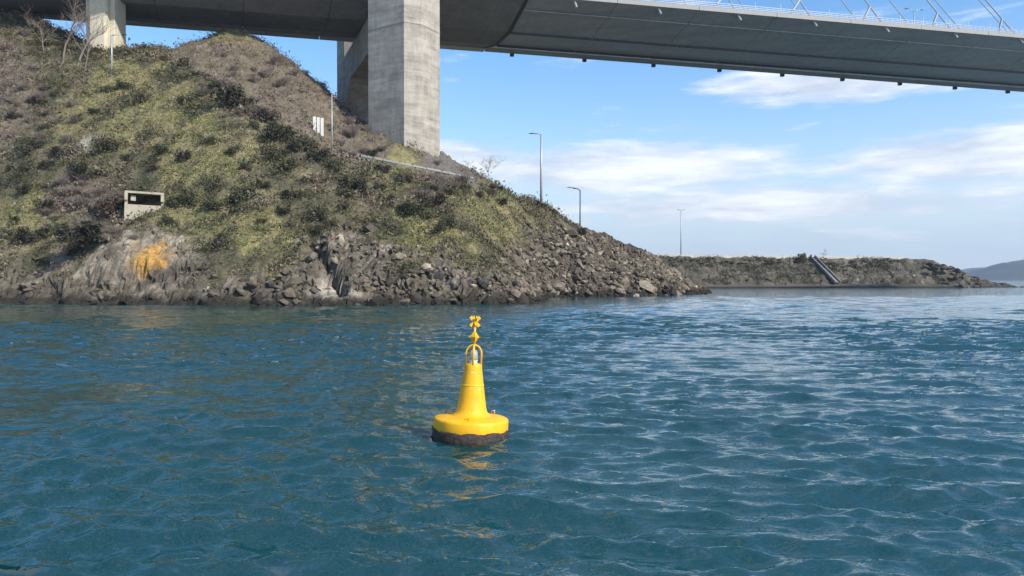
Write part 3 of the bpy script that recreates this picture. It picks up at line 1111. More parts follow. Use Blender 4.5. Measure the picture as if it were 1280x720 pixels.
# ------------------------------------------------------------------ concrete bunker on the slope
bk = empty('concrete_bunker', px2w(180.5, 270, 117.0), (0, R(1.5), R(23)))
wd, hg, dp, th = 5.5, 4.0, 4.0, 0.38
MB().box((0, 0, 0.1), (wd, th, 2.5 + 1.4)).build('front_wall', MATS['concrete_bunker'], bk).location = (0, 0, 0.1 - 1.3 + 0.85)
# (front wall top at ~2.4 m: opening above it)
for sx in (-1, 1):
    MB().box((sx * (wd / 2 - 0.2), 0.004, 2.92), (0.42, th, 1.1)).build('side_pillar', MATS['concrete_bunker'], bk)
    MB().box((sx * (wd / 2 - 0.17), dp / 2 + th / 2, 1.5), (0.34, dp, 3.9)).build('side_wall', MATS['concrete_bunker'], bk)
MB().box((0, dp / 2 - 0.02, 3.63), (wd + 0.01, dp + 0.36, 0.32)).build('roof_slab', MATS['concrete_bunker'], bk)
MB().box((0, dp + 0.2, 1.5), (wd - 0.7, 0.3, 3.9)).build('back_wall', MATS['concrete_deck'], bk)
MB().box((-1.6, 0.7, 2.75), (0.7, 0.5, 0.8)).build('inner_post', MATS['concrete_bunker'], bk)
tag(bk, 'pale concrete bunker with a wide dark viewing slit on the grassy slope', 'bunker')

# white slatted board on the knoll
sb = px2w(398.5, 176, 143.0)
sb.z = max(sb.z, ground(sb.x, sb.y) - 0.2)
e = empty('white_board', sb, (0, 0, R(6)))
for i, dxs in enumerate((-0.72, 0.0, 0.72)):
    MB().box((dxs, 0, 1.95 - 0.12 * i), (0.55, 0.07, 3.5)).build('slat', MATS['white_board'], e)
for dzs in (0.7, 2.9):
    MB().box((0, 0.075, dzs), (2.1, 0.08, 0.12)).build('cross_bar', MATS['galvanised'], e)
for dxs in (-0.5, 0.5):
    MB().box((dxs, 0.16, 0.3), (0.1, 0.09, 5.0)).build('post', MATS['galvanised'], e)
tag(e, 'white board of three upright slats at the foot of the rocky knoll', 'board')

# road edge barrier on the bench
rail_px = [(447, 137.5), (470, 138), (500, 139), (530, 141), (560, 144), (592, 148)]
pts = [gpt(px, Y) for px, Y in rail_px]
for q_, (px_, Y_) in zip(pts, rail_px):
    q_.z = CAMZ + (HZ - np.interp(px_, [447, 592], [200.5, 233])) / F * Y_ + np.interp(px_, [447, 592], [-0.1, 0.55])
e = empty('road_barrier', pts[0])
inv = Matrix.Translation(pts[0]).inverted()
for k, (a, b_) in enumerate(zip(pts[:-1], pts[1:])):
    d = (b_ - a).normalized() * 0.04
    o = MB().beam(a + d + Vector((0, 0, 1.1)), b_ - d + Vector((0, 0, 1.1)), 0.2, 0.3).build('rail', MATS['steel_pale'], e)
    o.matrix_parent_inverse = inv
    for t_ in (0.12, 0.37, 0.62, 0.87):
        p = a.lerp(b_, t_)
        o = MB().box(p + Vector((0, 0.25, 0.3)), (0.16, 0.16, 2.2)).build('post', MATS['galvanised'], e)
        o.matrix_parent_inverse = inv
tag(e, 'pale road barrier running along the bench below the bridge tower', 'barrier')

# wire fence posts on the crest right of the bare shrub
for px in (640, 648, 657, 666, 690, 700):
    p = gpt(px, np.interp(px, [640, 700], [160, 176]))
    e = empty('fence_post', p)
    MB().box((0, 0, 0.7), (0.12, 0.12, 2.2)).build('stake', MATS['galvanised'], e)
    MB().box((0, 0, 1.85), (0.2, 0.2, 0.08)).build('cap', MATS['galvanised'], e)
    tag(e, 'short fence post on the crest ' + ('beyond' if px > 676 else 'before') + ' the tall street lamp', 'fence post', 'fence posts on the crest')

# breakwater barrier along its crest, in separate blocks
e = empty('crest_barrier', bank_pt(6, 25))
inv = Matrix.Translation(e.location).inverted()
s0 = 4.0
bm_ = None
while s0 < 140:
    a, b_ = bank_pt(s0, 25.5), bank_pt(s0 + 5.9, 25.5)
    o = MB().beam(a + Vector((0, 0, 0.5)), b_ + Vector((0, 0, 0.5)), 0.4, 1.3).build('barrier_block', MATS['concrete_barrier'], e)
    o.matrix_parent_inverse = inv
    s0 += 6.0
tag(e, 'pale concrete barrier running along the top of the breakwater', 'barrier')
# concrete ramp down the breakwater face
mb = MB()
r0, r1 = bank_pt(98.5, 4.5), bank_pt(95.5, 24.3)
mb.beam(r0 + Vector((0, 0, 0.9)), r1 + Vector((0, 0, 0.45)), 1.9, 0.5)
for sgn in (-1, 1):
    mb.beam(r0 + Vector((sgn * 1.1, 0, 1.05)), r1 + Vector((sgn * 1.1, 0, 1.05)), 0.45, 1.3)
o = mb.build('ramp_slab', MATS['concrete_deck'])
o.name = 'boat_ramp'
tag(o, 'grey concrete chute running down the breakwater face', 'chute')
mb = MB()

# ------------------------------------------------------------------ rocks
def rock_mesh(name, seed, sub=2, squash=(1, 1, 0.75), col=(0.19, 0.165, 0.14)):
    import bmesh
    rr = np.random.default_rng(seed)
    bm = bmesh.new()
    bmesh.ops.create_icosphere(bm, subdivisions=sub, radius=1.0)
    V = np.array([v.co[:] for v in bm.verts])
    F_ = np.array([[v.index for v in f.verts] for f in bm.faces])
    bm.free()
    # cut by random planes for an angular block
    for k in range(11):
        nrm = rr.normal(size=3); nrm /= np.linalg.norm(nrm)
        dd = rr.uniform(0.5, 0.85)
        s = V @ nrm
        V = V - np.clip(s - dd, 0, None)[:, None] * nrm
    V = V * (1 + rr.normal(0, 0.03, len(V)))[:, None] * np.array(squash)
    C = np.ones((len(V), 3)) * np.array(col)
    return V, F_, C


ROCKV = [rock_mesh('r', s, 2, (1, rr, qq)) for s, rr, qq in [(1, 0.8, 0.7), (2, 1.0, 0.6), (3, 0.7, 0.8), (4, 0.9, 0.55), (5, 0.75, 0.65), (6, 1.0, 0.8)]]
ROCKM = []
for i, (V, F_, C) in enumerate(ROCKV):
    tone = [(0.17, 0.142, 0.115), (0.10, 0.085, 0.072), (0.24, 0.21, 0.175), (0.12, 0.098, 0.082), (0.07, 0.062, 0.055), (0.18, 0.15, 0.125)][i]
    me = np_mesh('boulder', V, F_, False, np.ones((len(V), 3)) * np.array(tone))
    me.materials.append(MATS['rock'])
    ROCKM.append(me)


def boulder(pos, size, label, group, k=None, sink=0.25):
    me = ROCKM[random.randrange(6) if k is None else k]
    o = bpy.data.objects.new('boulder', me)
    COL.objects.link(o)
    o.location = pos + Vector((0, 0, size * sink))
    o.scale = (size * random.uniform(0.85, 1.2), size * random.uniform(0.8, 1.1), size * random.uniform(0.75, 1.1))
    o.rotation_euler = (random.uniform(-0.5, 0.5), random.uniform(-0.5, 0.5), random.uniform(0, 6.28))
    tag(o, label, 'boulder', group)
    return o


# large boulders on the right slope
cnt = 0
while cnt < 120:
    px = random.uniform(640, 880)
    py = random.uniform(285, 372)
    if py < np.interp(px, [640, 700, 730, 790, 840, 880], [318, 290, 304, 322, 344, 366]):
        continue
    p = hit(px, py, 100, 200)
    if p is None or p.z < -0.2:
        continue
    sz_, k_ = random.choice([0.5, 0.6, 0.75, 0.9, 1.1, 1.4]), random.randrange(6)
    boulder(p, sz_, ('large ' if sz_ > 0.95 else 'small ' if sz_ < 0.7 else 'middling ') + ('pale' if k_ == 2 else 'dark' if k_ in (1, 3, 4) else 'brown') + ' angular boulder ' +
            ('at the foot' if p.z < 3 else 'midway up' if p.z < 9 else 'high on') + (' of' if p.z < 3 else '') + ' the rubble headland', 'boulders on the rubble slope', k_, sink=0.1)
    cnt += 1
# at the water's edge of the front shore
for i in range(70):
    px = random.uniform(-30, 640) if i % 3 == 0 else random.uniform(250, 640)
    Yw = np.interp(px, [p[0] for p in WL], [p[1] for p in WL])
    Y = Yw + random.uniform(-0.5, 4.0)
    p = gpt(px, Y)
    p.z = max(p.z, -0.4)
    sz_ = random.uniform(0.5, 1.15)
    boulder(p, sz_, ('big' if sz_ > 0.85 else 'small') + ' dark wet boulder at the waterline ' + ('before the scrub slope beyond the outcrop' if px < 90 else 'below the orange-stained outcrop' if px < 260 else
            'between outcrop and gully' if px < 370 else 'at the mouth of the gully' if px < 470 else 'below the brown scree' if px < 570 else 'at the corner of the front shore'), 'boulders along the waterline', random.choice([1, 4, 3]), 0.05)
# rock end of the breakwater
for i in range(64):
    s = random.uniform(146, 186)
    en = min(1, max(0, (s - 154) / 24))
    d = random.uniform(-4, 16)
    z = max(0.0, 9.5 * (1 - en) * min(1, max(0, (d + 2)) / 14))
    boulder(Vector((42 + s * 0.985, 302 + s * 0.115 + d, z)), random.uniform(1.1, 2.2) * (1.15 - 0.45 * en), 'dark armour boulder ' + ('at the outermost tip' if s > 174 else 'low by the water near the end' if z < 3 else 'high on the end') + ' of the breakwater', 'armour boulders of the breakwater', random.choice([1, 4, 3]), 0.1)
for px, py in [(1072, 350), (1142, 345), (913, 350)]:
    p = px2w(px, py, 318)
    boulder(p, 0.7, 'pale white block lying on the breakwater bank', 'white blocks on the breakwater', 2, 0.1)
for o in [o for o in COL.objects if o.get('group') == 'white blocks on the breakwater']:
    me = o.data.copy(); me.materials.clear(); me.materials.append(MATS['white_board']); o.data = me

# countless rubble stones as one mass
def scatter_solid(name, pts, sizes, protos, tints, parent=None, mat='rock'):
    Vs, Fs, Cs = [], [], []
    off = 0
    n = len(pts)
    which = RNG.integers(0, len(protos), n)
    ang = RNG.random(n) * 6.283
    for k, (V, F_, C) in enumerate(protos):
        m_ = np.nonzero(which == k)[0]
        if len(m_) == 0:
            continue
        ca, sa = np.cos(ang[m_])[:, None], np.sin(ang[m_])[:, None]
        st = sizes[m_][:, None] * RNG.uniform(0.7, 1.3, (len(m_), 1))
        tl = RNG.normal(0, 0.35, (len(m_), 1))
        x = V[None, :, 0] * st; y_ = V[None, :, 1] * sizes[m_][:, None]; z = V[None, :, 2] * sizes[m_][:, None]
        z = z + tl * x
        xx = x * ca - y_ * sa; yy = x * sa + y_ * ca
        P = np.stack([xx + pts[m_, 0:1], yy + pts[m_, 1:2], z + pts[m_, 2:3]], -1).reshape(-1, 3)
        Fk = (F_[None] + (np.arange(len(m_)) * len(V))[:, None, None]).reshape(-1, F_.shape[1]) + off
        Ck = np.repeat(tints[m_], len(V), 0)
        off += len(P)
        Vs.append(P); Fs.append(Fk); Cs.append(Ck)
    o = link(name, np_mesh(name, np.concatenate(Vs), np.concatenate(Fs), False, np.concatenate(Cs)), MATS[mat], parent)
    o['kind'] = 'stuff'
    return o


LOWR = [rock_mesh('r', s, 1, (1, 0.85, 0.7)) for s in range(20, 26)]
N = 78000
X = RNG.uniform(-95, 52, N); Y = RNG.uniform(96, 192, N)
Z = height(X, Y)
px, py, n, n2, rock, rubble, grass, dead = zones(X, Y, Z)
pr_ = np.clip(rubble * 0.95 + rock * np.interp(px, [0, 330, 450, 520], [0.05, 0.08, 0.30, 0.40]), 0, 1) * (Z > -0.3) * (px > -60)
behind = (Y > np.interp(px, [-100, 640, 700, 900], [150, 165, 178, 192]))
oc_ = np.maximum(ell(px, py, 165, 318, 90, 42, -8), ell(px, py, 420, 366, 46, 10, 5)) * (Y < 116)
pr_ = pr_ * (1 - np.clip(oc_ * 1.8, 0, 0.93))
keep = (RNG.random(N) < pr_) & ~behind
pts = np.stack([X, Y, Z], -1)[keep]
sz = np.exp(RNG.normal(-1.25, 0.6, len(pts))) * 1.0
tone = np.exp(RNG.normal(-0.1, 0.42, (len(pts), 1))) * np.array([[0.150, 0.128, 0.098]])
wetf = np.clip((1.5 - pts[:, 2:3]) / 0.9, 0, 1)
tone = tone * (1 - wetf) + np.array([[0.025, 0.022, 0.018]]) * wetf
tag(scatter_solid('rubble', pts, sz, LOWR, tone), 'brown broken stones covering the headland slope and shore', 'rubble')

# ------------------------------------------------------------------ vegetation
def leaf_cloud(n, rx, rz, leaf, seed, lumps=7, flat=0.0):
    """leaf-sized faces spread through a lumpy crown: triangles"""
    rr = np.random.default_rng(seed)
    lc = rr.normal(0, 0.45, (lumps, 3)) * np.array([rx, rx, rz * 0.6]) + np.array([0, 0, rz * 0.55])
    lr = rr.uniform(0.35, 0.62, lumps)
    k = rr.integers(0, lumps, n)
    d = rr.normal(size=(n, 3)); d /= np.linalg.norm(d, axis=1)[:, None]
    rad = rr.random(n) ** 0.4
    P = lc[k] + d * (rad * lr[k])[:, None] * np.array([rx, rx, rz])
    P[:, 2] = np.abs(P[:, 2])
    u = rr.normal(size=(n, 3)); u /= np.linalg.norm(u, axis=1)[:, None]
    w = np.cross(u, rr.normal(size=(n, 3))); w /= np.linalg.norm(w, axis=1)[:, None]
    s = leaf * rr.uniform(0.6, 1.5, (n, 1))
    T = np.stack([P - u * s, P + u * s * 0.9, P + w * s * 1.1], 1).reshape(-1, 3)
    Fc = np.arange(n * 3).reshape(-1, 3)
    val = rr.uniform(0.75, 1.25, n) * (0.85 + 0.35 * rr.random(lumps)[k])
    return T, Fc, np.repeat(val, 3)


LM = [((180, 250), 'close around the concrete bunker'), ((180, 320), 'at the orange-stained outcrop'), ((398, 170), 'near the white slatted board'), ((120, 75), 'at the foot of the approach pier'),
      ((310, 90), 'on the rocky knoll'), ((520, 225), 'below the road barrier'), ((410, 300), 'at the head of the dark gully'), ((610, 245), 'by the leafless shrubs on the crest'),
      ((560, 285), 'in the yellow grass above the scree'), ((50, 130), 'on the brown slope under the hilltop trees'), ((280, 200), 'on the open grass between bunker and knoll'),
      ((40, 250), 'on the scrubby slope beyond the bunker'), ((80, 310), 'in the scrub directly above the shore rocks'), ((440, 230), 'on the dark scrub slope above the gully'),
      ((320, 270), 'in the grass between outcrop and gully'), ((150, 140), 'on the green slope below the approach pier')]


def near_what(p):
    x_, y_ = to_px(p.x, p.y, p.z)
    return min(LM, key=lambda q: (q[0][0] - x_) ** 2 + (q[0][1] - y_) ** 2)[1]


# individual shrubs ------------------------------------------------
SHR = []
for sd in range(6):
    T, Fc, val = leaf_cloud(1500, 1.0, 0.95, 0.08, 100 + sd, 9)
    tintc = [(0.055, 0.058, 0.034), (0.068, 0.068, 0.038), (0.032, 0.034, 0.023), (0.080, 0.072, 0.046), (0.072, 0.060, 0.046), (0.082, 0.082, 0.04)][sd]
    me = np_mesh('foliage', T, Fc, False, val[:, None] * np.array([tintc]))
    me.materials.append(MATS['foliage'])
    mb = MB()
    for j in range(6):
        a = j * 1.05 + sd
        mb.tube([(0, 0, -0.3), (0.25 * math.cos(a), 0.25 * math.sin(a), 0.35), (0.6 * math.cos(a + .3), 0.6 * math.sin(a + .3), 0.8)], [0.05, 0.035, 0.012], 5)
    st = mb.mesh('stems')
    st.materials.append(MATS['stem'])
    SHR.append((me, st))


def shrub(p, w, h, label, group, k=None):
    k = random.randrange(6) if k is None else k
    e = empty('shrub', p - Vector((0, 0, 0.12 * h)), (0, 0, random.uniform(0, 6.28)))
    e.scale = (w / 2, w / 2, h / 1.35)
    link('foliage', SHR[k][0], None, e)
    link('stems', SHR[k][1], None, e)
    tag(e, label, 'shrub', group)
    return e


special = [
    ((123, 300), 8.0, 3.8, 'dark spreading shrub mass just beside the pale concrete bunker', None, 2),
    ((138, 272), 6.0, 4.2, 'tangled grey-brown bush leaning against the side of the concrete bunker', None, 4),
    ((105, 222), 5.0, 3.0, 'round dark shrub alone on the slope above the bunker', None, 2),
    ((285, 132), 8.5, 4.4, 'big dark round shrub at the crest below the rocky knoll', None, 2),
    ((352, 178), 6.5, 4.0, 'dark shrub at the crest below the white slatted board', None, 0),
    ((462, 195), 3.6, 1.6, 'low black-green shrub at the near end of the road barrier', None, 2),
    ((729, 292), 2.4, 2.0, 'small dark bush on the rubble ridge below the two-headed lamp', None, 2),
    ((668, 257), 3.0, 1.4, 'low dark bush at the foot of the tall street lamp', None, 2),
]
for (ppx, ppy), w, h, lab, grp, k in special:
    p = hit(ppx, ppy)
    if p is not None:
        shrub(p, w, h, lab, grp, k)
DK = [(20, 150), (45, 130), (70, 120), (75, 195), (60, 210), (35, 240), (50, 300), (90, 320), (160, 110), (250, 95), (268, 110), (300, 145), (322, 160), (335, 150), (230, 130), (205, 190), (190, 215),
      (160, 205), (140, 190), (230, 200), (262, 178), (290, 195), (310, 215), (330, 235), (345, 200), (365, 210), (385, 225), (400, 200), (420, 215), (440, 235), (450, 245), (470, 235), (485, 250), (505, 262),
      (520, 270), (545, 255), (560, 245), (530, 240), (500, 225), (480, 215), (350, 265), (365, 245), (330, 280), (300, 250), (270, 260), (240, 260), (218, 255), (210, 285), (560, 285), (548, 290), (600, 245), (615, 242),
      (575, 240), (625, 255), (10, 300), (25, 275), (60, 265), (80, 285), (40, 190), (12, 210), (95, 150), (120, 140), (130, 118), (180, 130), (400, 275), (415, 285), (395, 288), (430, 262), (372, 192), (384, 188)]
for ppx, ppy in DK:
    p = hit(ppx + random.uniform(-4, 4), ppy + random.uniform(-3, 3))
    if p is None or p.z < 2:
        continue
    s = random.choice([1.6, 2.0, 2.4, 2.8, 3.4, 4.4])
    shrub(p, s, s * random.uniform(0.5, 0.8), ('small' if s < 2.5 else 'broad' if s > 4 else 'rounded') + ' dark evergreen shrub ' + near_what(p), 'evergreen shrubs on the hillside', random.choice([0, 0, 2, 2, 2, 1, 4]))
# crest line shrubs
for px in list(range(0, 240, 13)) + list(range(604, 700, 12)):
    cr = np.interp(px, [0, 60, 110, 180, 235, 590, 640, 690], [161, 158, 156, 153, 152, 146, 160, 173])
    p = gpt(px + random.uniform(-5, 5), cr)
    s = random.uniform(1.4, 2.8)
    shrub(p, s, s * 0.55, ('low shrub on the skyline ' + ('between hilltop trees and knoll' if px < 240 else 'near the tall street lamp')), 'crest shrubs')
# shrubs along the breakwater top
for i in range(46):
    s = random.uniform(6, 142)
    p = bank_pt(s, random.uniform(19.5, 23.5))
    w = random.uniform(1.6, 3.6)
    shrub(p, w, w * random.uniform(0.18, 0.30), ('tiny' if w < 2.4 else 'wide') + ' dark shrub on the breakwater edge ' + ('near the thin street lamp' if s < 50 else 'beside the concrete chute' if s < 112 else 'towards the armour boulders'), 'shrubs on the breakwater')
p = bank_pt(72, 22.5)
p.x = (1002 - 640) / F * p.y
shrub(p, 4.5, 3.4, 'taller loose shrub on the breakwater top beside the concrete chute', None, 5)

# bare trees --------------------------------------------------------
def bare_tree(name, base, h, seed, label, group=None, spread=0.55, levels=4, r0=None, lean=(0, 0)):
    rr = random.Random(seed)
    trunk, twigs = MB(), MB()
    r0 = r0 or h * 0.018

    def grow(p, d, length, r, lvl, first=False):
        n = 4
        pts, rad = [p], [r]
        dd = d.copy()
        for i in range(n):
            dd = (dd + Vector((rr.gauss(0, 0.12), rr.gauss(0, 0.12), rr.gauss(0.04, 0.06)))).normalized()
            pts.append(pts[-1] + dd * (length / n))
            rad.append(r * (1 - 0.5 * (i + 1) / n))
        (trunk if first else twigs).tube(pts, rad, 6 if first else (4 if lvl > 1 else 3), False)
        if lvl == 0:
            return
        for k in range(rr.choice([3, 4, 5]) if lvl > 1 else 5):
            j = rr.choice([1, 2, 3, 4]) if not first else rr.choice([2, 3, 4])
            az_ = rr.uniform(0, 6.28)
            side = Vector((math.cos(az_), math.sin(az_), 0.25))
            nd = (dd * (1 - spread) + side * spread).normalized()
            grow(pts[j], nd, length * rr.uniform(0.5, 0.75), max(rad[j] * 0.62, 0.012), lvl - 1)
    e = empty(name, base)
    grow(Vector((0, 0, -0.4)), Vector((lean[0], lean[1], 1)).normalized(), h * 0.5, r0, levels, True)
    trunk.build('trunk', MATS['bark'], e, True)
    twigs.build('branches', MATS['twig'], e)
    tag(e, label, 'tree', group)
    return e


bare_tree('bare_tree', gpt(80.5, 150), 17, 3, 'bare tree on the hilltop with a straight trunk away from the pier', None, 0.5, 4, 0.24)
bare_tree('bare_tree', gpt(99, 149), 16.0, 8, 'leafless forked tree right beside the approach pier', None, 0.45, 4, 0.26, (0.05, 0))
bare_tree('bare_tree', gpt(58, 152), 13.0, 12, 'thin pale leafless sapling on the hilltop', None, 0.5, 4, 0.12)
bare_tree('bare_tree', gpt(107, 148), 11, 17, 'curved bare tree bending in front of the approach pier', None, 0.4, 3, 0.16, (0.5, 0))
p = gpt(610, 156)
bare_tree('bare_tree', p, 7.2, 21, 'leafless bushy shrub on the crest between barrier end and tall lamp', None, 0.62, 4, 0.07)
p = gpt(590, 153)
bare_tree('bare_tree', p, 5.0, 25, 'small leafless shrub right at the end of the road barrier', None, 0.62, 4, 0.05)
p = bank_pt(70, 24)
p.x = (1030 - 640) / F * p.y
bare_tree('bare_tree', p, 5.0, 27, 'leafless shrub on the breakwater above the chute', None, 0.6, 4, 0.06)

# bare brown brush: individual bushes
BR = []
for sd in range(4):
    rr = random.Random(300 + sd)
    mb = MB()
    for j in range(130):
        a = rr.uniform(0, 6.28)
        r = rr.uniform(0.05, 0.5)
        tip = Vector((math.cos(a) * rr.uniform(0.3, 1.05), math.sin(a) * rr.uniform(0.3, 1.05), rr.uniform(0.45, 1.15)))
        b0 = Vector((math.cos(a) * r * 0.4, math.sin(a) * r * 0.4, -0.1))
        mid = b0.lerp(tip, 0.55) + Vector((rr.gauss(0, .1), rr.gauss(0, .1), 0.12))
        mb.tube([b0, mid, tip], [0.016, 0.012, 0.005], 3, False)
        for q in range(2):
            t2 = mid.lerp(tip, rr.random()) + Vector((rr.gauss(0, .16), rr.gauss(0, .16), rr.uniform(0, .2)))
            mb.tube([mid, t2], [0.01, 0.004], 3, False)
    me = mb.mesh('twigs')
    me.materials.append(MATS['twig'])
    BR.append(me)
for cxp, cyp, rxp, ryp, cntb in [(10, 110, 40, 60, 26), (105, 252, 45, 25, 22), (340, 100, 70, 40, 26), (440, 170, 35, 25, 14), (60, 150, 40, 30, 12), (560, 235, 40, 18, 12), (140, 300, 30, 12, 6), (520, 250, 40, 20, 10)]:
    for i in range(cntb):
        p = hit(cxp + random.gauss(0, rxp * 0.5), cyp + random.gauss(0, ryp * 0.5))
        if p is None or p.z < 2:
            continue
        s = random.uniform(0.9, 1.9)
        e = empty('bare_brush', p, (0, 0, random.uniform(0, 6.28)))
        e.scale = (s, s, s * random.uniform(0.7, 1.0))
        link('twigs', random.choice(BR), None, e)
        tag(e, ('tall' if s > 1.4 else 'low') + ' leafless brown brush ' + near_what(p), 'shrub', 'bare brush on the hillside')

# ground cover: countless tufts of scrub and grass as one mass each
def tufts(name, pts, size, tint, nl, leaf, up, label, cat, parent=None):
    n = len(pts)
    P = np.repeat(pts, nl, 0)
    s = np.repeat(size, nl)[:, None]
    o = RNG.normal(size=(n * nl, 3)) * np.array([0.55, 0.55, 0.38])
    o[:, 2] = np.abs(o[:, 2])
    B = P + o * s
    u = RNG.normal(size=(n * nl, 3)); u[:, 2] = u[:, 2] * (1 - up)
    u /= np.linalg.norm(u, axis=1)[:, None]
    w = RNG.normal(size=(n * nl, 3)); w[:, 2] = np.abs(w[:, 2]) + up * 2.2
    w /= np.linalg.norm(w, axis=1)[:, None]
    ls = leaf * s * RNG.uniform(0.6, 1.4, (n * nl, 1))
    wd_ = 0.75 - 0.45 * up
    T = np.stack([B - u * ls * wd_, B + u * ls * wd_, B + w * ls * (1.1 + up)], 1).reshape(-1, 3)
    C = np.repeat(np.repeat(tint, nl, 0) * RNG.uniform(0.75, 1.25, (n * nl, 1)), 3, 0)
    ob = link(name, np_mesh(name, T, np.arange(n * nl * 3).reshape(-1, 3), False, C), MATS['foliage'], parent)
    tag(ob, label, cat, kind='stuff')
    return ob


N = 130000
X = RNG.uniform(-118, 30, N); Y = RNG.uniform(99, 178, N)
Z = height(X, Y)
px, py, n, n2, rock, rubble, grass, dead = zones(X, Y, Z)
ok = (Z > 1.5) & (px > -80) & (Y < np.interp(px, [-100, 235, 300, 600, 700], [168, 176, 174, 168, 180]))
cutm = ell(px, py, 562, 212, 48, 24, 38) * (Y > 143)
lin = np.interp(px, [440, 592], [196, 232])
nearrail = (px > 440) & (px < 600) & (Y > 132) & (Y < 147) & (py < lin + 4)
ok = ok & ~(RNG.random(N) < cutm * 1.2) & ~nearrail
clump = np.clip(0.5 + 1.3 * fbm(X * 0.3, Y * 0.3, 3, 111), 0, 1)
knl = (px > 212) & (px < 485) & (Y > 138) & (py < np.interp(px, [212, 300, 350, 400, 470], [74, 112, 150, 184, 198]))
sc_p = np.where(knl, 0.22, 1.0) * np.clip((1 - rock) * (1 - 0.75 * rubble) * (1 - 0.75 * grass) * (0.25 + clump), 0, 1) * 0.75
kp = ok & (RNG.random(N) < sc_p)
pts = np.stack([X, Y, Z], -1)[kp]
pal = np.array([(0.070, 0.066, 0.040), (0.115, 0.104, 0.060), (0.045, 0.046, 0.030), (0.155, 0.134, 0.090), (0.180, 0.148, 0.112), (0.085, 0.086, 0.042)])
fx_ = fbm(pts[:, 0] * 0.16, pts[:, 1] * 0.16, 3, 131) + 0.45 * fbm(pts[:, 0] * 0.6, pts[:, 1] * 0.6, 2, 137) + RNG.normal(0, 0.10, len(pts))
wsel = np.array([2, 0, 5, 1, 3, 4])[np.clip(np.floor((fx_ + 0.62) / 0.22), 0, 5).astype(int)]
dd_ = (RNG.random(len(pts)) < dead[kp] * 0.85)
tn = pal[wsel]
tn[dd_] = np.array((0.165, 0.132, 0.110)) * RNG.uniform(0.7, 1.2, (dd_.sum(), 1))
tufts('scrub', pts, np.exp(RNG.normal(-0.45, 0.35, len(pts))) * (0.6 + 0.8 * clump[kp]), tn, 11, 0.21, 0.1, 'low olive and brown scrub covering the hillside', 'scrub')

kp = ok & (RNG.random(N) < grass * 0.9)
pts = np.stack([X, Y, Z], -1)[kp]
pal = np.array([(0.225, 0.220, 0.092), (0.175, 0.185, 0.075), (0.265, 0.240, 0.125), (0.125, 0.138, 0.058)])
fx_ = fbm(pts[:, 0] * 0.2, pts[:, 1] * 0.2, 3, 141) + RNG.normal(0, 0.12, len(pts))
tn = pal[np.array([3, 1, 0, 2])[np.clip(np.floor((fx_ + 0.45) / 0.26), 0, 3).astype(int)]] * 1.0
tufts('dry_grass', pts, np.exp(RNG.normal(-1.05, 0.3, len(pts))), tn, 10, 0.27, 0.5, 'yellow-green winter grass on the open parts of the slope', 'grass')

# scrub on the breakwater face
N = 9000
S = RNG.uniform(0, 150, N); D = RNG.uniform(5.5, 25, N)
zb = np.interp(D, [5, 24, 33], [1.3, 13.2, 13.2]) - S / 168
pts = np.stack([42 + S * 0.985, 302 + S * 0.115 + D, zb], -1)
kp = RNG.random(N) < np.clip(0.45 + 1.2 * fbm(S * 0.06, D * 0.15, 3, 121), 0, 1)
pal = np.array([(0.050, 0.052, 0.030), (0.080, 0.078, 0.045), (0.036, 0.040, 0.026), (0.11, 0.098, 0.07)])
tn = pal[RNG.choice(4, kp.sum())]
tufts('bank_scrub', pts[kp], np.exp(RNG.normal(-0.05, 0.35, kp.sum())), tn, 8, 0.28, 0.1, 'dull green scrub covering the face of the breakwater', 'scrub')

# ------------------------------------------------------------------ the buoy
BX = (588 - 640) / F * 16.3
bu = empty('navigation_buoy', (BX, 16.3, 0.07), (R(-1.0), R(2.6), R(15)))
tag(bu, 'yellow navigation buoy with lantern cage and cross topmark floating in the water', 'buoy')
yel = MATS['buoy_paint']
MB().lathe([(0.60, 0.02), (0.79, 0.05), (0.815, 0.08), (0.82, 0.20), (0.82, 0.345), (0.808, 0.380), (0.78, 0.398), (0.55, 0.435), (0.36, 0.455)], 56).build('float', yel, bu, autosmooth=50)
rf = random.Random(5)
wob = {}


def fw(r, z, a):
    x_, y_ = np.array([math.cos(a) * 5.0 + 20]), np.array([math.sin(a) * 5.0 + 20 + z * 9])
    n_ = 0.02 * float(fbm(x_, y_, 3, 151)[0]) + rf.gauss(0, 0.008)
    zz = z
    if z > 0.1:
        zz = z + 0.035 * float(fbm(x_ * 0.7, y_ * 0.7, 3, 155)[0]) + rf.gauss(0, 0.006)
    return r + n_, zz


MB().lathe([(0.55, -0.35), (0.74, -0.28), (0.80, -0.12), (0.835, -0.04), (0.84, 0.03), (0.838, 0.10), (0.835, 0.16), (0.80, 0.168)], 110, wob=fw).build('fouling_band', MATS['fouling'], bu, True)
body = MB().lathe([(0.47, 0.43), (0.43, 0.458), (0.375, 0.49), (0.340, 0.54), (0.320, 0.61), (0.280, 0.87), (0.246, 1.10)], 40).build('body', yel, bu, autosmooth=40)
MB().lathe([(0.254, 1.10), (0.254, 1.12), (0.246, 1.13), (0.240, 1.135)], 40).build('joint_band', yel, body, autosmooth=40)
MB().lathe([(0.242, 1.133), (0.192, 1.50), (0.190, 1.55), (0.180, 1.572), (0.10, 1.585)], 40).build('upper_body', yel, bu, autosmooth=40)
for a in (0.4, 2.5, 4.4):
    ca, sa = math.cos(a), math.sin(a)
    MB().tube([(0.55 * ca, 0.55 * sa, 0.42), (0.55 * ca, 0.55 * sa, 0.51), (0.63 * ca, 0.63 * sa, 0.51), (0.63 * ca, 0.63 * sa, 0.42)], 0.014, 6).build('lifting_eye', yel, bu, True)
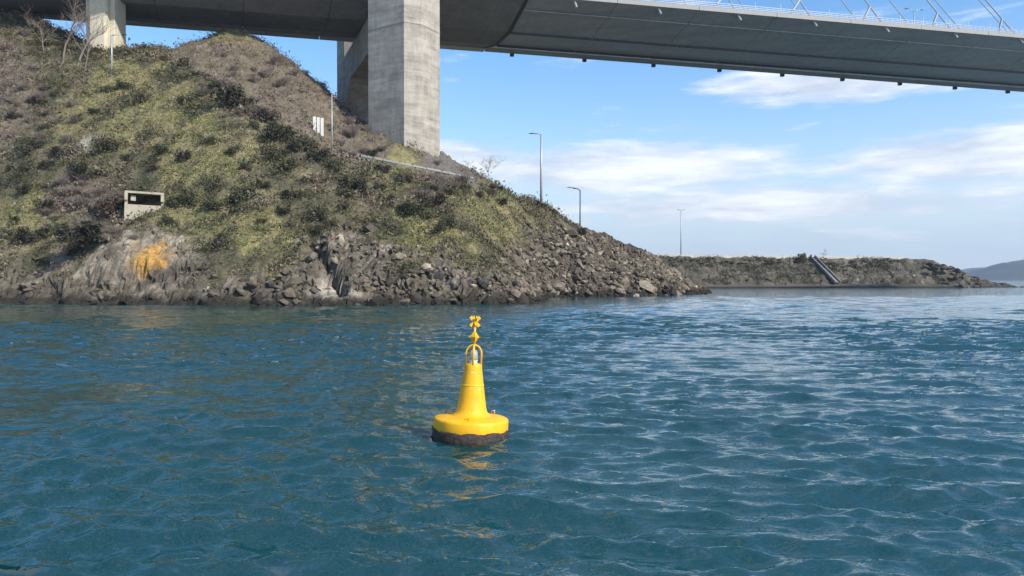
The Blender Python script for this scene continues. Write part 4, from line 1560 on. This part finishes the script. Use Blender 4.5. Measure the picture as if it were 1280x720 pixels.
for a in (0.0, math.pi / 2):
    ca, sa = math.cos(a - R(15)), math.sin(a - R(15))
    pts = []
    for k in range(15):
        th_ = math.pi * k / 14
        xx = 0.168 * math.cos(th_)
        zz = 1.80 + 0.185 * math.sin(th_)
        if k == 0: pts.append((0.172 * ca, 0.172 * sa, 1.55))
        pts.append((xx * ca, xx * sa, zz))
        if k == 14: pts.append((-0.172 * ca, -0.172 * sa, 1.55))
    MB().tube(pts, 0.021, 8).build('cage_hoop', yel, bu, True)
ln = MB().lathe([(0.085, 1.58), (0.085, 1.64), (0.10, 1.65), (0.10, 1.66)], 24).build('lantern_base', MATS['white_board'], bu, autosmooth=40)
MB().lathe([(0.09, 1.66), (0.095, 1.70), (0.09, 1.80), (0.07, 1.86), (0.03, 1.885)], 24).build('lantern_lens', MATS['lantern_glass'], ln, True)
MB().tube([(0, 0, 1.975), (0, 0, 2.42)], 0.026, 8).build('mast', yel, bu, True)
MB().lathe([(0.035, 2.05), (0.098, 2.15), (0.098, 2.17), (0.03, 2.27)], 4).build('radar_reflector', yel, bu)
MB().box((0, 0, 2.16), (0.26, 0.012, 0.012)).build('reflector_plate', yel, bu)
# X-shaped topmark of two crossing plates, in two planes
tm = MB()
for s in (-1, 1):
    rot = Matrix.Rotation(s * R(45), 3, 'Y')
    tm.box((0, 0.013 * s, 2.50), (0.29, 0.022, 0.070), rot)
for s in (-1, 1):
    rot = Matrix.Rotation(R(90), 3, 'Z') @ Matrix.Rotation(s * R(45), 3, 'Y')
    tm.box((0.013 * s, 0, 2.50), (0.29, 0.022, 0.070), rot)
tm.build('topmark', yel, bu)

# ------------------------------------------------------------------ haze
m = bpy.data.materials.new('haze')
m.use_nodes = True
t = NT(m.node_tree)
out = t.n('ShaderNodeOutputMaterial')
pv = t.n('ShaderNodeVolumePrincipled')
pv.inputs['Color'].default_value = (0.58, 0.76, 1.0, 1)
pv.inputs['Density'].default_value = 0.00011
pv.inputs['Anisotropy'].default_value = 0.2
t.t.links.new(pv.outputs[0], out.inputs['Volume'])
hb = MB().box((0, 2600, 140), (12400, 6600, 284)).build('haze', m)
tag(hb, 'pale blue air haze over the whole strait', 'haze', kind='stuff')
